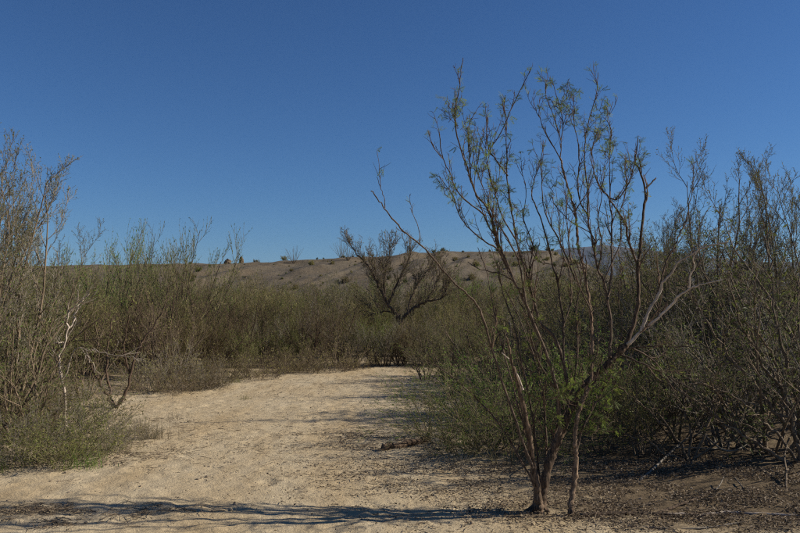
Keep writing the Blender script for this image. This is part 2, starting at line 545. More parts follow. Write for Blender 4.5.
def build_mountains():
    D0 = 8000.0
    prof = [(-2200, 300), (-600, 290), (100, 280), (420, 272), (520, 258), (575, 249), (620, 247), (650, 253), (700, 256), (760, 262), (840, 258), (960, 270), (1500, 285), (2800, 300)]
    xs = np.linspace(-12500, 12500, 420)
    ys = np.linspace(6200, 10500, 70)
    X, Y = np.meshgrid(xs, ys)
    px = 400 + FPX * X / D0
    zc = CAM_H + (HORIZON - np.interp(px, [q[0] for q in prof], [q[1] for q in prof])) / FPX * D0
    zc = zc + 70 * vnoise(X / 420, 0 * X, 41) + 40 * vnoise(X / 150, 0 * X, 42)
    t = 1 - np.clip(np.abs(Y - D0) / np.where(Y < D0, 1800, 2400), 0, 1)
    Z = zc * t ** 1.1 * (1 + 0.5 * (1 - t) * vnoise(X / 300, Y / 700, 43)) + 70 * vnoise(X / 160, Y / 260, 44) * t * (1 - t) * 3 - 1.5
    ny, nx = X.shape
    I = np.arange(nx * ny).reshape(ny, nx)
    Fq = np.stack([I[:-1, :-1], I[:-1, 1:], I[1:, 1:], I[1:, :-1]], -1).reshape(-1, 4)
    m, nt, out = nodes('far_rock')
    tc = N(nt, 'ShaderNodeTexCoord')
    c = ramp(nt, noise(nt, 0.004, 6, 0.65, tc.outputs['Object']), [(0.3, (0.035, 0.034, 0.036)), (0.7, (0.075, 0.072, 0.072))])
    b = N(nt, 'ShaderNodeBsdfPrincipled', i_Roughness=1.0)
    nt.links.new(c, b.inputs['Base Color']); nt.links.new(b.outputs[0], out.inputs[0])
    o = obj('mountains', mesh_from('mountains', np.stack([X, Y, Z], -1).reshape(-1, 3), Fq, m, True))
    set_props(o, 'far blue mountain range glimpsed through the mesquite branches', 'mountains', kind='structure')

build_mountains()

# ------------------------------------------------------------------ plant prototypes
class Proto:
    """named part meshes of one plant, shared by its individuals"""
    def __init__(self, parts):
        self.parts = parts

def finish(T, spec, leafspec, seed):
    """spec: list (part name, slots, sides, material)"""
    parts = []
    for name, slots, sides, mat in spec:
        ls = [l for s in slots for l in T.lines.get(s, [])]
        if not ls:
            continue
        V, Fq = tubes(ls, sides)
        parts.append((name, mesh_from(name, V, Fq, mat, True)))
    if leafspec and T.leaves:
        kind, size, width, spread, droop, mat = leafspec
        rng = np.random.RandomState(seed)
        if kind == 'feather':
            V, Fq = feather_leaves(T.leaves, size, rng, pairs=int(width))
        else:
            V, Fq = simple_leaves(T.leaves, size, width, rng, spread, droop)
        parts.append(('foliage', mesh_from('foliage', V, Fq, mat)))
    return Proto(parts)

def plant(name, proto, x, y, rz, sc, label, cat, group=None, sink=0.03, z=None):
    zz = (gzf(x, y) if z is None else z) - sink
    r = empty(name, (x, y, zz), rz, sc)
    set_props(r, label, cat, group)
    for nm, me in proto.parts:
        obj(nm, me, r)
    return r

def multi_stem(seed, nst, base_r, lean, Lr, r0, P, leafspec, spec, bias=(0, 0)):
    rng = random.Random(seed)
    T = Tree()
    for k in range(nst):
        a = 2 * math.pi * (k + rng.random() * 0.9) / nst
        rr = base_r * math.sqrt(rng.random())
        le = rng.uniform(*lean)
        d = nrm((math.sin(le) * math.cos(a) + bias[0], math.sin(le) * math.sin(a) + bias[1], math.cos(le)))
        grow(T, (rr * math.cos(a), rr * math.sin(a), 0), d, rng.uniform(*Lr), r0 * rng.uniform(0.6, 1.2), 0, P, rng)
    return finish(T, spec, leafspec, seed)

SPEC = lambda a, b: [('stems', ['s'], 5, a), ('twigs', ['t'], 3, b)]

# upright willowy shrubs of the far thicket
def proto_upright(seed, tw, lf, leafp=1.0, dens=1.0, size=0.075):
    P = {'leafp': leafp, 'levels': [
        dict(slot='s', seg=8, wig=0.08, trop=0.06, tip=0.3, leaf=None),
        dict(slot='t', seg=6, wig=0.09, trop=0.13, tip=0.35, n=int(10 * dens), t0=0.08, lr=0.50, rr=0.55, ang=0.62, rmin=0.005, leaf=0.08, leaf0=0.3),
        dict(slot='t', seg=4, wig=0.11, trop=0.14, tip=0.4, n=int(8 * dens), t0=0.15, lr=0.55, rr=0.6, ang=0.55, rmin=0.0035, leaf=0.055, leaf0=0.2)]}
    return multi_stem(seed, 13, 0.30, (0.08, 0.75), (1.7, 2.7), 0.022, P, ('simple', size, 0.14, 0.5, -0.3, lf), SPEC(M['limb'], tw))

UP = [proto_upright(101, M['twig_grey'], M['leaf_tan'], 0.8), proto_upright(102, M['twig_brown'], M['leaf_olive'], 0.9),
      proto_upright(103, M['twig_olive'], M['leaf_olive'], 0.9), proto_upright(104, M['twig_brown'], M['leaf_tan'], 1.0),
      proto_upright(105, M['twig_grey'], M['leaf_olive'], 0.55), proto_upright(106, M['twig_olive'], M['leaf_tan'], 0.9),
      proto_upright(107, M['twig_red'], M['leaf_tan'], 0.35, 0.9), proto_upright(108, M['twig_olive'], M['leaf_bright'], 0.6), proto_upright(109, M['twig_brown'], M['leaf_tan'], 0.15, 0.85)]
UPTREE = [proto_upright(111, M['twig_olive'], M['leaf_bright'], 0.75, 1.1, 0.05), proto_upright(112, M['twig_brown'], M['leaf_bright'], 0.75, 1.1, 0.05)]

# sprawling mesquite thicket with leaning stems
def proto_sprawl(seed, tw, lf, leafp, lean=(0.15, 0.95), L=(2.0, 3.3), nst=10, dens=1.0, lsize=0.06, bias=(0, 0), st=None):
    P = {'leafp': leafp, 'levels': [
        dict(slot='s', seg=11, wig=0.10, trop=0.03, tip=0.25, leaf=None),
        dict(slot='s', seg=7, wig=0.13, trop=0.05, tip=0.3, n=int(7 * dens), t0=0.15, lr=0.5, rr=0.6, ang=0.6, rmin=0.007),
        dict(slot='t', seg=5, wig=0.20, trop=0.04, tip=0.35, n=int(7 * dens), t0=0.12, lr=0.48, rr=0.5, ang=0.7, rmin=0.0038, leaf=0.11, leaf0=0.3),
        dict(slot='t', seg=3, wig=0.22, trop=0.02, tip=0.4, n=int(4 * dens), t0=0.15, lr=0.5, rr=0.6, ang=0.75, rmin=0.0026, leaf=0.07, leaf0=0.2)]}
    return multi_stem(seed, nst, 0.35, lean, L, 0.034, P, ('simple', lsize, 0.15, 0.8, 0.15, lf), SPEC(st or M['twig_brown'], tw), bias)

SP = [proto_sprawl(201, M['twig_brown'], M['leaf_olive'], 0.75), proto_sprawl(202, M['twig_grey'], M['leaf_dark'], 0.7, st=M['twig_grey']),
      proto_sprawl(203, M['twig_brown'], M['leaf_dark'], 0.85, (0.3, 1.1), (1.8, 3.0)), proto_sprawl(204, M['twig_olive'], M['leaf_olive'], 0.9, (0.1, 0.8))]

SPG = proto_sprawl(205, M['twig_olive'], M['leaf_bright'], 0.8, (0.1, 0.7), (1.8, 2.8), 9, 0.9, 0.045)

# bare silvery tree
def proto_bare(seed, nst, L, leafp=0.12, tw='twig_grey', lean=(0.06, 0.45)):
    P = {'leafp': leafp, 'levels': [
        dict(slot='s', seg=10, wig=0.10, trop=0.05, tip=0.2),
        dict(slot='s', seg=8, wig=0.13, trop=0.09, tip=0.25, n=9, t0=0.18, lr=0.46, rr=0.55, ang=0.55, rmin=0.005),
        dict(slot='t', seg=6, wig=0.16, trop=0.08, tip=0.35, n=9, t0=0.12, lr=0.42, rr=0.5, ang=0.6, rmin=0.003, leaf=0.09, leaf0=0.3),
        dict(slot='t', seg=4, wig=0.18, trop=0.05, tip=0.4, n=6, t0=0.15, lr=0.48, rr=0.6, ang=0.65, rmin=0.002, leaf=0.06, leaf0=0.2)]}
    return multi_stem(seed, nst, 0.15, lean, L, 0.034, P, ('simple', 0.05, 0.14, 0.8, 0.1, M['leaf_olive']), SPEC(M['twig_brown'] if tw == 'twig_grey' else M['bark'], M[tw]))

def proto_feather(seed, nst, L, lf):
    P = {'leafp': 1.0, 'levels': [
        dict(slot='s', seg=10, wig=0.07, trop=0.05, tip=0.2),
        dict(slot='s', seg=8, wig=0.10, trop=0.12, tip=0.25, n=12, t0=0.12, lr=0.36, rr=0.5, ang=0.5, rmin=0.005),
        dict(slot='t', seg=6, wig=0.13, trop=0.12, tip=0.35, n=11, t0=0.1, lr=0.40, rr=0.5, ang=0.55, rmin=0.003, leaf=0.06, leaf0=0.3),
        dict(slot='t', seg=4, wig=0.16, trop=0.08, tip=0.4, n=6, t0=0.15, lr=0.48, rr=0.6, ang=0.6, rmin=0.0024, leaf=0.030, leaf0=0.1)]}
    return multi_stem(seed, nst, 0.25, (0.03, 0.24), L, 0.024, P, ('simple', 0.025, 0.17, 0.8, -0.1, lf), SPEC(M['twig_brown'], M['twig_grey']))

FEATHER = [proto_feather(311, 6, (2.5, 3.6), M['leaf_olive']), proto_feather(312, 6, (2.4, 3.4), M['leaf_olive'])]
BARE = [proto_bare(301, 5, (2.7, 3.6)), proto_bare(302, 4, (2.4, 3.2), 0.2), proto_bare(303, 7, (2.0, 3.0), 0.3, 'twig_red', (0.15, 0.95))]

# low twiggy shrub with leafy foot
def proto_low(seed, tw, lf, leafp=1.0, H=(0.45, 0.9), nst=36, base=0.35):
    P = {'leafp': leafp, 'levels': [
        dict(slot='t', seg=6, wig=0.16, trop=0.04, tip=0.3, leaf=0.05),
        dict(slot='t', seg=5, wig=0.20, trop=0.03, tip=0.35, n=9, t0=0.1, lr=0.5, rr=0.6, ang=0.7, rmin=0.002, leaf=0.03, leaf0=0.1),
        dict(slot='t', seg=3, wig=0.2, trop=0.02, tip=0.4, n=4, t0=0.15, lr=0.5, rr=0.6, ang=0.7, rmin=0.0016, leaf=0.025, leaf0=0.1)]}
    return multi_stem(seed, nst, base, (0.1, 1.15), H, 0.0055, P, ('simple', 0.034, 0.16, 0.8, 0.0, lf), SPEC(tw, tw))

LOW = [proto_low(401, M['twig_grey'], M['leaf_olive'], 0.45), proto_low(402, M['twig_grey'], M['leaf_tan'], 0.35),
       proto_low(403, M['twig_olive'], M['leaf_olive'], 0.5, (0.35, 0.7)), proto_low(404, M['twig_brown'], M['leaf_tan'], 0.2, (0.4, 0.85), 26)]

# arching leafy shrub
def proto_arch(seed, lf, leafp=1.0):
    P = {'leafp': leafp, 'levels': [
        dict(slot='s', seg=11, wig=0.07, trop=0.08, arch=0.30, tip=0.2, leaf=0.06),
        dict(slot='t', seg=6, wig=0.12, trop=0.02, arch=0.12, tip=0.3, n=13, t0=0.15, lr=0.38, rr=0.5, ang=0.6, rmin=0.003, leaf=0.035, leaf0=0.1),
        dict(slot='t', seg=4, wig=0.14, trop=0.0, tip=0.4, n=4, t0=0.2, lr=0.45, rr=0.6, ang=0.6, rmin=0.002, leaf=0.03, leaf0=0.1)]}
    return multi_stem(seed, 20, 0.4, (0.25, 1.15), (1.2, 2.1), 0.013, P, ('simple', 0.05, 0.12, 0.5, 0.25, lf), SPEC(M['twig_olive'], M['twig_brown']))

ARCH = [proto_arch(501, M['leaf_bright'], 0.45), proto_arch(502, M['leaf_olive'], 0.6), proto_arch(503, M['leaf_tan'], 0.9)]

# hill bushes
def proto_hillbush(seed, lf, H, lean):
    P = {'leafp': 1, 'levels': [
        dict(slot='s', seg=5, wig=0.14, trop=0.06, tip=0.3, leaf=0.05),
        dict(slot='t', seg=4, wig=0.15, trop=0.05, tip=0.4, n=8, t0=0.15, lr=0.45, rr=0.6, ang=0.6, rmin=0.006, leaf=0.035, leaf0=0.1)]}
    return multi_stem(seed, 22, 0.2, lean, H, 0.02, P, ('simple', 0.12, 0.25, 0.9, 0.0, lf), SPEC(M['twig_brown'], M['twig_brown']))

HB = [proto_hillbush(601, M['leaf_olive'], (0.7, 1.2), (0.1, 1.0)), proto_hillbush(602, M['leaf_tan'], (0.8, 1.3), (0.1, 1.1)),
      proto_hillbush(603, M['leaf_dark'], (0.9, 1.5), (0.05, 0.7)), proto_hillbush(604, M['leaf_tan'], (0.6, 1.0), (0.2, 1.2))]

def proto_wands(seed):
    P = {'leafp': 1, 'levels': [dict(slot='s', seg=6, wig=0.05, trop=0.03, tip=0.4, leaf=0.06)]}
    return multi_stem(seed, 16, 0.15, (0.1, 0.75), (1.5, 2.4), 0.022, P, ('simple', 0.05, 0.25, 0.6, 0, M['leaf_dark']), SPEC(M['twig_brown'], M['twig_brown']))
WANDS = [proto_wands(611), proto_wands(612)]

# grass tufts
def proto_tuft(seed, mat, H, nb, base=0.10, lean=(0.05, 0.9)):
    rng = np.random.RandomState(seed)
    V, Fq = [], []
    for k in range(nb):
        a, le = rng.uniform(0, 2 * math.pi), rng.uniform(*lean)
        L = rng.uniform(*H); w = rng.uniform(0.0015, 0.003)
        p = np.array([rng.normal(0, base), rng.normal(0, base), 0.0])
        d = np.array([math.sin(le) * math.cos(a), math.sin(le) * math.sin(a), math.cos(le)])
        sd = np.cross(d, (0, 0, 1.0)); sd /= np.linalg.norm(sd) + 1e-6
        b = len(V)
        for i in range(4):
            ww = w * (1 - i / 3.4)
            V += [p - sd * ww, p + sd * ww]
            p = p + d * L / 3
            d = d + np.array([0, 0, -0.22]); d /= np.linalg.norm(d)
        for i in range(3):
            Fq.append((b + 2 * i, b + 2 * i + 1, b + 2 * i + 3, b + 2 * i + 2))
    return Proto([('blades', mesh_from('blades', np.array(V), np.array(Fq), mat))])

TUFT = [proto_tuft(701, M['grass_dry'], (0.12, 0.35), 110), proto_tuft(702, M['grass_dry'], (0.1, 0.28), 80),
        proto_tuft(703, M['leaf_olive'], (0.08, 0.22), 160, 0.09, (0.2, 1.3)), proto_tuft(704, M['leaf_bright'], (0.12, 0.34), 110)]

# ------------------------------------------------------------------ thickets
rng = random.Random(2024)

def put(kind, protos, px, Y, H, name, label, cat, group=None, jitter=0.0):
    x = (px - 400) / FPX * Y
    y = Y
    pr = protos[rng.randrange(len(protos))]
    top = max(v for v in (max(p[1].vertices[i].co.z for i in range(0, len(p[1].vertices), 7)) for p in pr.parts))
    s = H / top * {'b': 1.14, 'u': 1.10, 'n': 1.16, 's': 1.10, 'a': 1.08}.get(kind, 1.0)
    w = s * rng.uniform(0.9, 1.15) * (0.62 if kind == 'n' else 1.0)
    z = None
    if Y > 60:
        z = float(hill_z(x, y)) if hill_z(x, y) > gz(x, y) else None
    return plant(name, pr, x, y, rng.uniform(0, 6.28), (w, w, s), label, cat, group, z=z)

_tops = {}

def H_at(py, Y):
    return CAM_H + (HORIZON - py) / FPX * Y

# ------------------------------------------------------------------ hand-laid plants
def smooth_line(pts, k=4):
    """Catmull-Rom through 3D points"""
    P = np.array(pts, float)
    Q = np.vstack([2 * P[0] - P[1], P, 2 * P[-1] - P[-2]])
    out = []
    for i in range(1, len(Q) - 2):
        for j in range(k):
            t = j / k
            out.append(0.5 * ((2 * Q[i]) + (-Q[i - 1] + Q[i + 1]) * t + (2 * Q[i - 1] - 5 * Q[i] + 4 * Q[i + 1] - Q[i + 2]) * t * t
                              + (-Q[i - 1] + 3 * Q[i] - 3 * Q[i + 1] + Q[i + 2]) * t ** 3))
    out.append(P[-1])
    return np.array(out)

def traced(pix, Y0, d0, d1, r0, r1, k=4, wob=0.006, seed=0):
    rs = np.random.RandomState(seed)
    n = len(pix)
    pts = []
    for i, (px, py) in enumerate(pix):
        f = i / max(n - 1, 1)
        pts.append(at(px, py, Y0 + d0 + (d1 - d0) * f ** 1.2))
    L = smooth_line(pts, k)
    L[1:-1] += rs.normal(0, wob, (len(L) - 2, 3))
    t = np.linspace(0, 1, len(L))
    R = r0 + (r1 - r0) * t ** 0.8
    R = R * (1 + rs.normal(0, 0.10, len(L)))
    return L, R

def cap_tip(L, R):
    """close a tube end with a small taper"""
    L = np.vstack([L, L[-1] + (L[-1] - L[-2]) * 0.15]); R = np.append(R, R[-1] * 0.1)
    return L, R

def twig_up(T, L, R, rng, P, per_m, t0, slot_len, ang, rr=0.6):
    """side twigs along a laid limb"""
    seg = np.linalg.norm(np.diff(L, axis=0), axis=1)
    tot = seg.sum()
    cum = np.concatenate([[0], np.cumsum(seg)]) / tot
    for k in range(int(per_m * tot * (1 - t0) + rng.random())):
        t = t0 + (1 - t0) * rng.random()
        i = min(max(int(np.searchsorted(cum, t)) - 1, 0), len(L) - 2)
        d = L[i + 1] - L[i]
        d = nrm(tuple(d))
        cd = off_dir(d, ang * (0.6 + 0.8 * rng.random()), rng)
        cd = nrm((cd[0], cd[1], cd[2] + 0.25))
        grow(T, tuple(L[i]), cd, slot_len * (0.4 + 1.0 * rng.random()) * (1.1 - 0.55 * t), max(min(float(R[i]) * rr, 0.008), 0.003), 0, P, rng)

def main_mesquite():
    Y0 = gxy(538, 507)[1]
    base = gxy(540, 506)
    root = empty('mesquite_tree', (base[0], base[1], gzf(*base)))
    set_props(root, 'tall sparse multi-stemmed mesquite with fresh green leaves standing alone on the sand', 'tree')
    limbs = [
        # name, pixels, depth start, depth end, r0, r1, material, twigs/m
        ('trunk', [(539, 512), (538, 500), (535, 478), (530, 442), (524, 410), (518, 385), (512, 362), (507, 338)], 0, -0.25, 0.046, 0.008, 'bark_pale', 0),
        ('trunk', [(541, 511), (543, 492), (547, 470), (556, 445), (566, 420), (576, 400), (591, 379), (605, 366), (617, 355), (626, 345)], 0.03, 0.15, 0.045, 0.026, 'bark', 0),
        ('trunk', [(571, 511), (571, 503), (574, 485), (576, 460), (575, 440), (577, 418), (584, 398), (591, 381), (592, 353), (592, 329), (590, 309), (586, 283), (583, 266), (578, 246), (577, 228), (575, 211), (569, 191), (563, 170), (560, 158)], -0.12, 0.35, 0.025, 0.007, 'bark_pale', 3),
        ('limb', [(626, 345), (633, 326), (638, 304), (638, 282), (638, 266), (640, 249), (642, 227), (644, 209), (645, 189), (640, 171), (635, 162), (637, 150), (638, 138)], 0.15, 0.6, 0.024, 0.005, 'bark', 1.5),
        ('limb', [(645, 189), (651, 183), (656, 178)], 0.55, 0.6, 0.010, 0.006, 'bark', 0),
        ('limb', [(638, 266), (632, 251), (627, 235), (626, 225), (617, 210), (609, 198), (598, 184), (592, 164), (590, 148)], 0.4, 0.0, 0.014, 0.004, 'limb', 3),
        ('limb', [(609, 198), (617, 199), (627, 187), (634, 164), (638, 140)], 0.2, -0.2, 0.008, 0.003, 'limb', 5),
        ('dead_limb', [(626, 345), (631, 342), (641, 331), (657, 319), (672, 304), (679, 296), (691, 288), (700, 285), (722, 280)], 0.15, -0.3, 0.020, 0.005, 'dead', 1.5),
        ('dead_limb', [(689, 288), (690, 276), (695, 268), (693, 260), (699, 249), (706, 244)], -0.1, -0.35, 0.008, 0.003, 'dead', 3),
        ('limb', [(641, 331), (650, 309), (660, 292), (662, 283), (672, 272), (679, 262), (689, 256), (703, 248), (713, 245), (728, 242)], 0.05, -0.3, 0.016, 0.005, 'dead', 1.5),
        ('limb', [(655, 301), (661, 284), (665, 266), (670, 253), (677, 241), (682, 229), (687, 218), (689, 205), (692, 192), (694, 163)], 0.1, 0.5, 0.011, 0.003, 'bark', 2),
        ('limb', [(692, 192), (699, 181), (706, 164)], 0.45, 0.5, 0.005, 0.003, 'limb', 1),
        ('limb', [(610, 358), (610, 350), (611, 329), (609, 309), (604, 281), (598, 270), (593, 241), (588, 222), (588, 191), (585, 167), (585, 142), (591, 112), (596, 95), (598, 73)], 0.1, 0.4, 0.017, 0.003, 'limb', 4),
        ('limb', [(588, 216), (580, 201), (578, 183), (579, 163), (578, 142), (574, 122), (574, 96)], 0.3, 0.1, 0.008, 0.003, 'limb', 5),
        ('limb', [(607, 300), (610, 289), (612, 256), (611, 243), (612, 220), (610, 197), (610, 158), (611, 131), (608, 119), (613, 102)], 0.15, 0.7, 0.012, 0.003, 'limb', 4),
        ('limb', [(560, 158), (551, 143), (544, 130), (539, 116), (535, 110)], 0.35, 0.2, 0.006, 0.003, 'limb', 5),
        ('limb', [(560, 158), (561, 141), (552, 112), (546, 97), (546, 84)], 0.35, 0.45, 0.006, 0.003, 'limb', 5),
        ('limb', [(561, 141), (563, 122), (558, 101), (552, 81)], 0.4, 0.6, 0.005, 0.003, 'limb', 4),
        ('limb', [(575, 211), (588, 190), (594, 168), (592, 150), (599, 128)], 0.3, 0.6, 0.006, 0.003, 'limb', 4),
        ('limb', [(553, 450), (560, 428), (559, 405), (557, 389), (550, 365), (538, 333), (526, 304), (516, 284), (506, 262), (500, 250), (490, 214), (477, 195), (471, 181), (466, 164), (457, 137), (455, 112), (459, 91), (461, 70), (463, 58)], 0.05, -0.55, 0.022, 0.003, 'limb', 4),
        ('limb', [(500, 250), (486, 242), (473, 232), (461, 218), (452, 195), (440, 177)], -0.35, -0.2, 0.008, 0.003, 'limb', 4),
        ('limb', [(486, 216), (473, 206), (457, 191), (450, 173), (443, 159), (439, 133)], -0.4, -0.7, 0.007, 0.003, 'limb', 3),
        ('limb', [(443, 159), (433, 146), (428, 130)], -0.65, -0.75, 0.004, 0.0025, 'limb', 2),
        ('limb', [(471, 181), (470, 160), (468, 140), (470, 122), (476, 112)], -0.45, -0.3, 0.006, 0.003, 'limb', 5),
        ('limb', [(567, 420), (567, 390), (564, 365), (555, 338), (540, 322), (534, 301), (527, 275), (524, 267), (517, 242), (513, 218), (510, 201), (507, 176), (507, 155), (506, 132), (504, 98)], 0.1, 0.1, 0.018, 0.003, 'limb', 4),
        ('limb', [(508, 176), (496, 160), (490, 150), (498, 138), (507, 120), (514, 103), (524, 83), (531, 69)], 0.05, -0.1, 0.007, 0.003, 'limb', 4),
        ('limb', [(516, 240), (503, 218), (496, 196), (490, 176), (486, 150), (488, 118)], 0.05, -0.3, 0.008, 0.003, 'limb', 4),
        ('limb', [(566, 380), (564, 362), (563, 328), (561, 304), (557, 280), (552, 264), (544, 228), (536, 207), (532, 195), (535, 178), (541, 158), (543, 140)], 0.15, 0.7, 0.013, 0.003, 'limb', 4),
        ('limb', [(575, 280), (567, 259), (558, 238), (548, 220), (543, 203), (542, 180), (541, 161), (546, 140)], 0.3, 0.8, 0.009, 0.003, 'limb', 4),
        ('limb', [(556, 388), (550, 380), (540, 365), (533, 343), (530, 331), (524, 310)], 0.0, -0.4, 0.013, 0.004, 'limb', 2),
        ('limb', [(533, 468), (522, 440), (511, 408), (500, 375), (490, 343), (482, 316), (474, 301), (465, 292), (452, 281), (432, 257), (419, 244), (407, 234), (395, 222), (385, 208), (378, 199), (371, 191)], -0.1, -0.9, 0.0135, 0.004, 'limb', 0.7),
        ('limb', [(385, 208), (384, 197), (380, 186), (377, 177)], -0.85, -0.95, 0.004, 0.002, 'limb', 1),
        ('limb', [(420, 244), (419, 230), (414, 216), (410, 208)], -0.7, -0.75, 0.004, 0.002, 'limb', 2),
        ('dead_limb', [(523, 390), (516, 372), (511, 362), (502, 353)], -0.15, -0.2, 0.010, 0.004, 'dead', 0),
        ('limb', [(625, 349), (640, 347), (657, 346), (672, 347), (690, 347), (712, 352)], 0.15, -0.2, 0.009, 0.003, 'limb', 2),
        ('limb', [(621, 355), (643, 364), (665, 374), (687, 387), (716, 402)], 0.15, -0.2, 0.011, 0.003, 'limb', 2),
        ('limb', [(632, 348), (650, 358), (664, 372), (676, 396), (688, 412)], 0.2, 0.4, 0.008, 0.003, 'limb', 2),
        ('limb', [(595, 241), (589, 232), (571, 222), (556, 206), (551, 195)], 0.2, 0.6, 0.006, 0.003, 'limb', 4),
        ('limb', [(552, 264), (540, 262), (530, 250), (527, 238), (531, 228)], 0.3, 0.0, 0.006, 0.003, 'limb', 4),
        ('limb', [(537, 480), (528, 440), (515, 395), (503, 350), (494, 310), (488, 275), (478, 248)], 0.1, 0.5, 0.013, 0.003, 'limb', 4),
        ('limb', [(540, 485), (536, 445), (530, 400), (520, 355), (512, 318), (502, 290), (497, 262)], 0.1, 0.35, 0.014, 0.003, 'limb', 4),
        ('limb', [(544, 480), (546, 440), (543, 400), (536, 362), (524, 330), (511, 300), (500, 282)], 0.1, 0.6, 0.013, 0.003, 'limb', 4),
        ('limb', [(548, 470), (556, 430), (572, 392), (578, 350), (576, 312), (580, 280), (572, 245)], 0.1, 0.4, 0.013, 0.003, 'limb', 4),
        ('limb', [(537, 490), (518, 455), (496, 420), (470, 392), (446, 372), (428, 362)], 0.1, 0.5, 0.012, 0.003, 'limb', 4),
        ('limb', [(573, 470), (582, 430), (600, 396), (612, 372), (622, 330), (618, 295), (624, 268)], 0.0, 0.3, 0.012, 0.003, 'limb', 4),
        ('limb', [(509, 268), (497, 240), (488, 225), (480, 205), (474, 185), (478, 160), (480, 138)], -0.25, 0.1, 0.008, 0.0025, 'limb', 4),
        ('limb', [(516, 284), (501, 256), (495, 235), (493, 210), (498, 185), (501, 158)], -0.2, 0.2, 0.008, 0.0025, 'limb', 4),
        ('limb', [(526, 304), (519, 262), (507, 238), (496, 220), (484, 190), (475, 165), (473, 146)], -0.15, -0.45, 0.009, 0.0025, 'limb', 4),
        ('limb', [(534, 301), (530, 270), (533, 245), (524, 220), (526, 190), (520, 165)], 0.1, 0.4, 0.008, 0.0025, 'limb', 4),
        ('limb', [(563, 328), (571, 300), (569, 270), (561, 250), (560, 225), (556, 190)], 0.3, 0.8, 0.009, 0.0025, 'limb', 4),
        ('limb', [(604, 281), (612, 262), (621, 240), (620, 215), (626, 190), (625, 160)], 0.1, 0.5, 0.008, 0.0025, 'limb', 4),
        ('limb', [(598, 270), (602, 245), (598, 220), (602, 195), (600, 165)], 0.2, -0.2, 0.008, 0.0025, 'limb', 4),
        ('limb', [(590, 309), (581, 290), (572, 262), (569, 240), (566, 215), (567, 195)], 0.0, -0.3, 0.008, 0.0025, 'limb', 4),
        ('limb', [(516, 284), (506, 276), (492, 272), (478, 268), (468, 262)], -0.1, 0.1, 0.008, 0.003, 'limb', 3),
    ]
    rng = random.Random(77)
    TW = {'leafp': 0.30, 'levels': [
        dict(slot='t', seg=6, wig=0.13, trop=0.16, tip=0.45, leaf=0.07, leaf0=0.3),
        dict(slot='t', seg=4, wig=0.22, trop=0.06, tip=0.4, n=4, t0=0.1, lr=0.5, rr=0.7, ang=0.75, rmin=0.0022, leaf=0.05, leaf0=0.1)]}
    T = Tree()
    inv = Vector(root.location)
    off = np.array(root.location)
    for i, (nm, pix, d0, d1, r0, r1, mt, tw) in enumerate(limbs):
        L, R = traced(pix, Y0, d0, d1, r0, r1, 9 if nm == 'trunk' else 4, 0.0028 if r0 > 0.01 else 0.002, 900 + i)
        if nm == 'trunk':       # root flare, foot below the sand
            L[0, 2] -= 0.10
            zz = L[:, 2] - L[0, 2]
            R = R * (1 + 0.75 * np.exp(-zz / 0.07))
        L2, R2 = cap_tip(L, R)
        V, Fq = tubes([(L2 - off, R2 * 0.88)], 14 if r0 > 0.024 else 6)
        if r0 > 0.024:          # furrowed, lumpy bark
            c = np.repeat(L2 - off, 14, axis=0)
            ang = np.tile(np.arange(14), len(L2))
            bump = 1 + 0.26 * vnoise(ang * 0.9 + i * 9, V[:, 2] * 7, 60) + 0.22 * vnoise(ang * 1.0, V[:, 2] * 22, 61)
            V = c + (V - c) * bump[:, None]
        o = obj(nm, mesh_from(nm, V, Fq, M[mt], True), root)
        if nm == 'dead_limb':
            o['label'] = 'bleached bare dead limb'
        if tw:
            twig_up(T, L - off, R, rng, TW if mt != 'dead' else dict(TW, leafp=0.0), tw * 2.6, 0.30 if len(pix) > 9 else 0.1, 0.27, 0.38)
    for i, (a, ln, rr) in enumerate(((0.4, 0.20, 0.022), (2.6, 0.22, 0.024), (3.7, 0.20, 0.022), (4.9, 0.15, 0.02), (5.7, 0.2, 0.022))):
        c, sn = math.cos(a), math.sin(a)
        cx, cy = at(539, 500, Y0)[0], Y0
        P = [(cx + c * q * ln, cy + sn * q * ln + 0.02, gzf(cx + c * q * ln, cy + sn * q * ln) + z) for q, z in ((0.03, 0.15), (0.12, 0.08), (0.28, 0.02), (0.6, -0.012), (1.0, -0.04))]
        L = smooth_line(P, 3)
        L[2:-2] += np.random.RandomState(i).normal(0, 0.004, (len(L) - 4, 3))
        V, Fq = tubes([(L - off, np.linspace(rr, rr * 0.35, len(L)))], 8)
        obj('root', mesh_from('root', V, Fq, M['bark'], True), root)
    # leafy skirts around the fork
    skirt = Tree()
    for px, py, d in ((575, 430, 0), (580, 412, 0.1), (568, 405, -0.1), (596, 392, 0.2), (552, 400, -0.1), (588, 425, 0.1), (560, 418, 0.1), (545, 398, -0.1), (602, 380, 0.2)):
        for q in range(3):
            grow(T, tuple(np.array(at(px + rng.gauss(0, 2), py + rng.gauss(0, 3), Y0 + d)) - off), off_dir((0, 0, 1), 1.0 + rng.random(), rng), 0.22 + 0.2 * rng.random(), 0.003, 0, dict(TW, leafp=0.8), rng)
    for px, py, d in ((455, 112, -.5), (452, 122, -.5), (449, 190, -.6), (452, 200, -.5), (457, 128, -.5), (600, 112, .5), (602, 128, .5), (599, 140, .4), (546, 86, .4), (565, 96, .4), (637, 163, .5), (632, 172, .4),
                      (566, 118, .4), (574, 104, .2), (506, 170, .1), (498, 195, -.2), (520, 215, 0), (555, 190, .3), (607, 160, .4), (626, 226, .3), (480, 175, -.4), (468, 150, -.4), (588, 130, .3), (612, 150, .5)):
        for q in range(4):
            grow(T, tuple(np.array(at(px + rng.gauss(0, 2), py + rng.gauss(0, 4), Y0 + d)) - off), off_dir((0, 0, 1), 0.4 + 0.9 * rng.random(), rng), 0.09 + 0.09 * rng.random(), 0.0025, 0, dict(TW, leafp=0.9), rng)
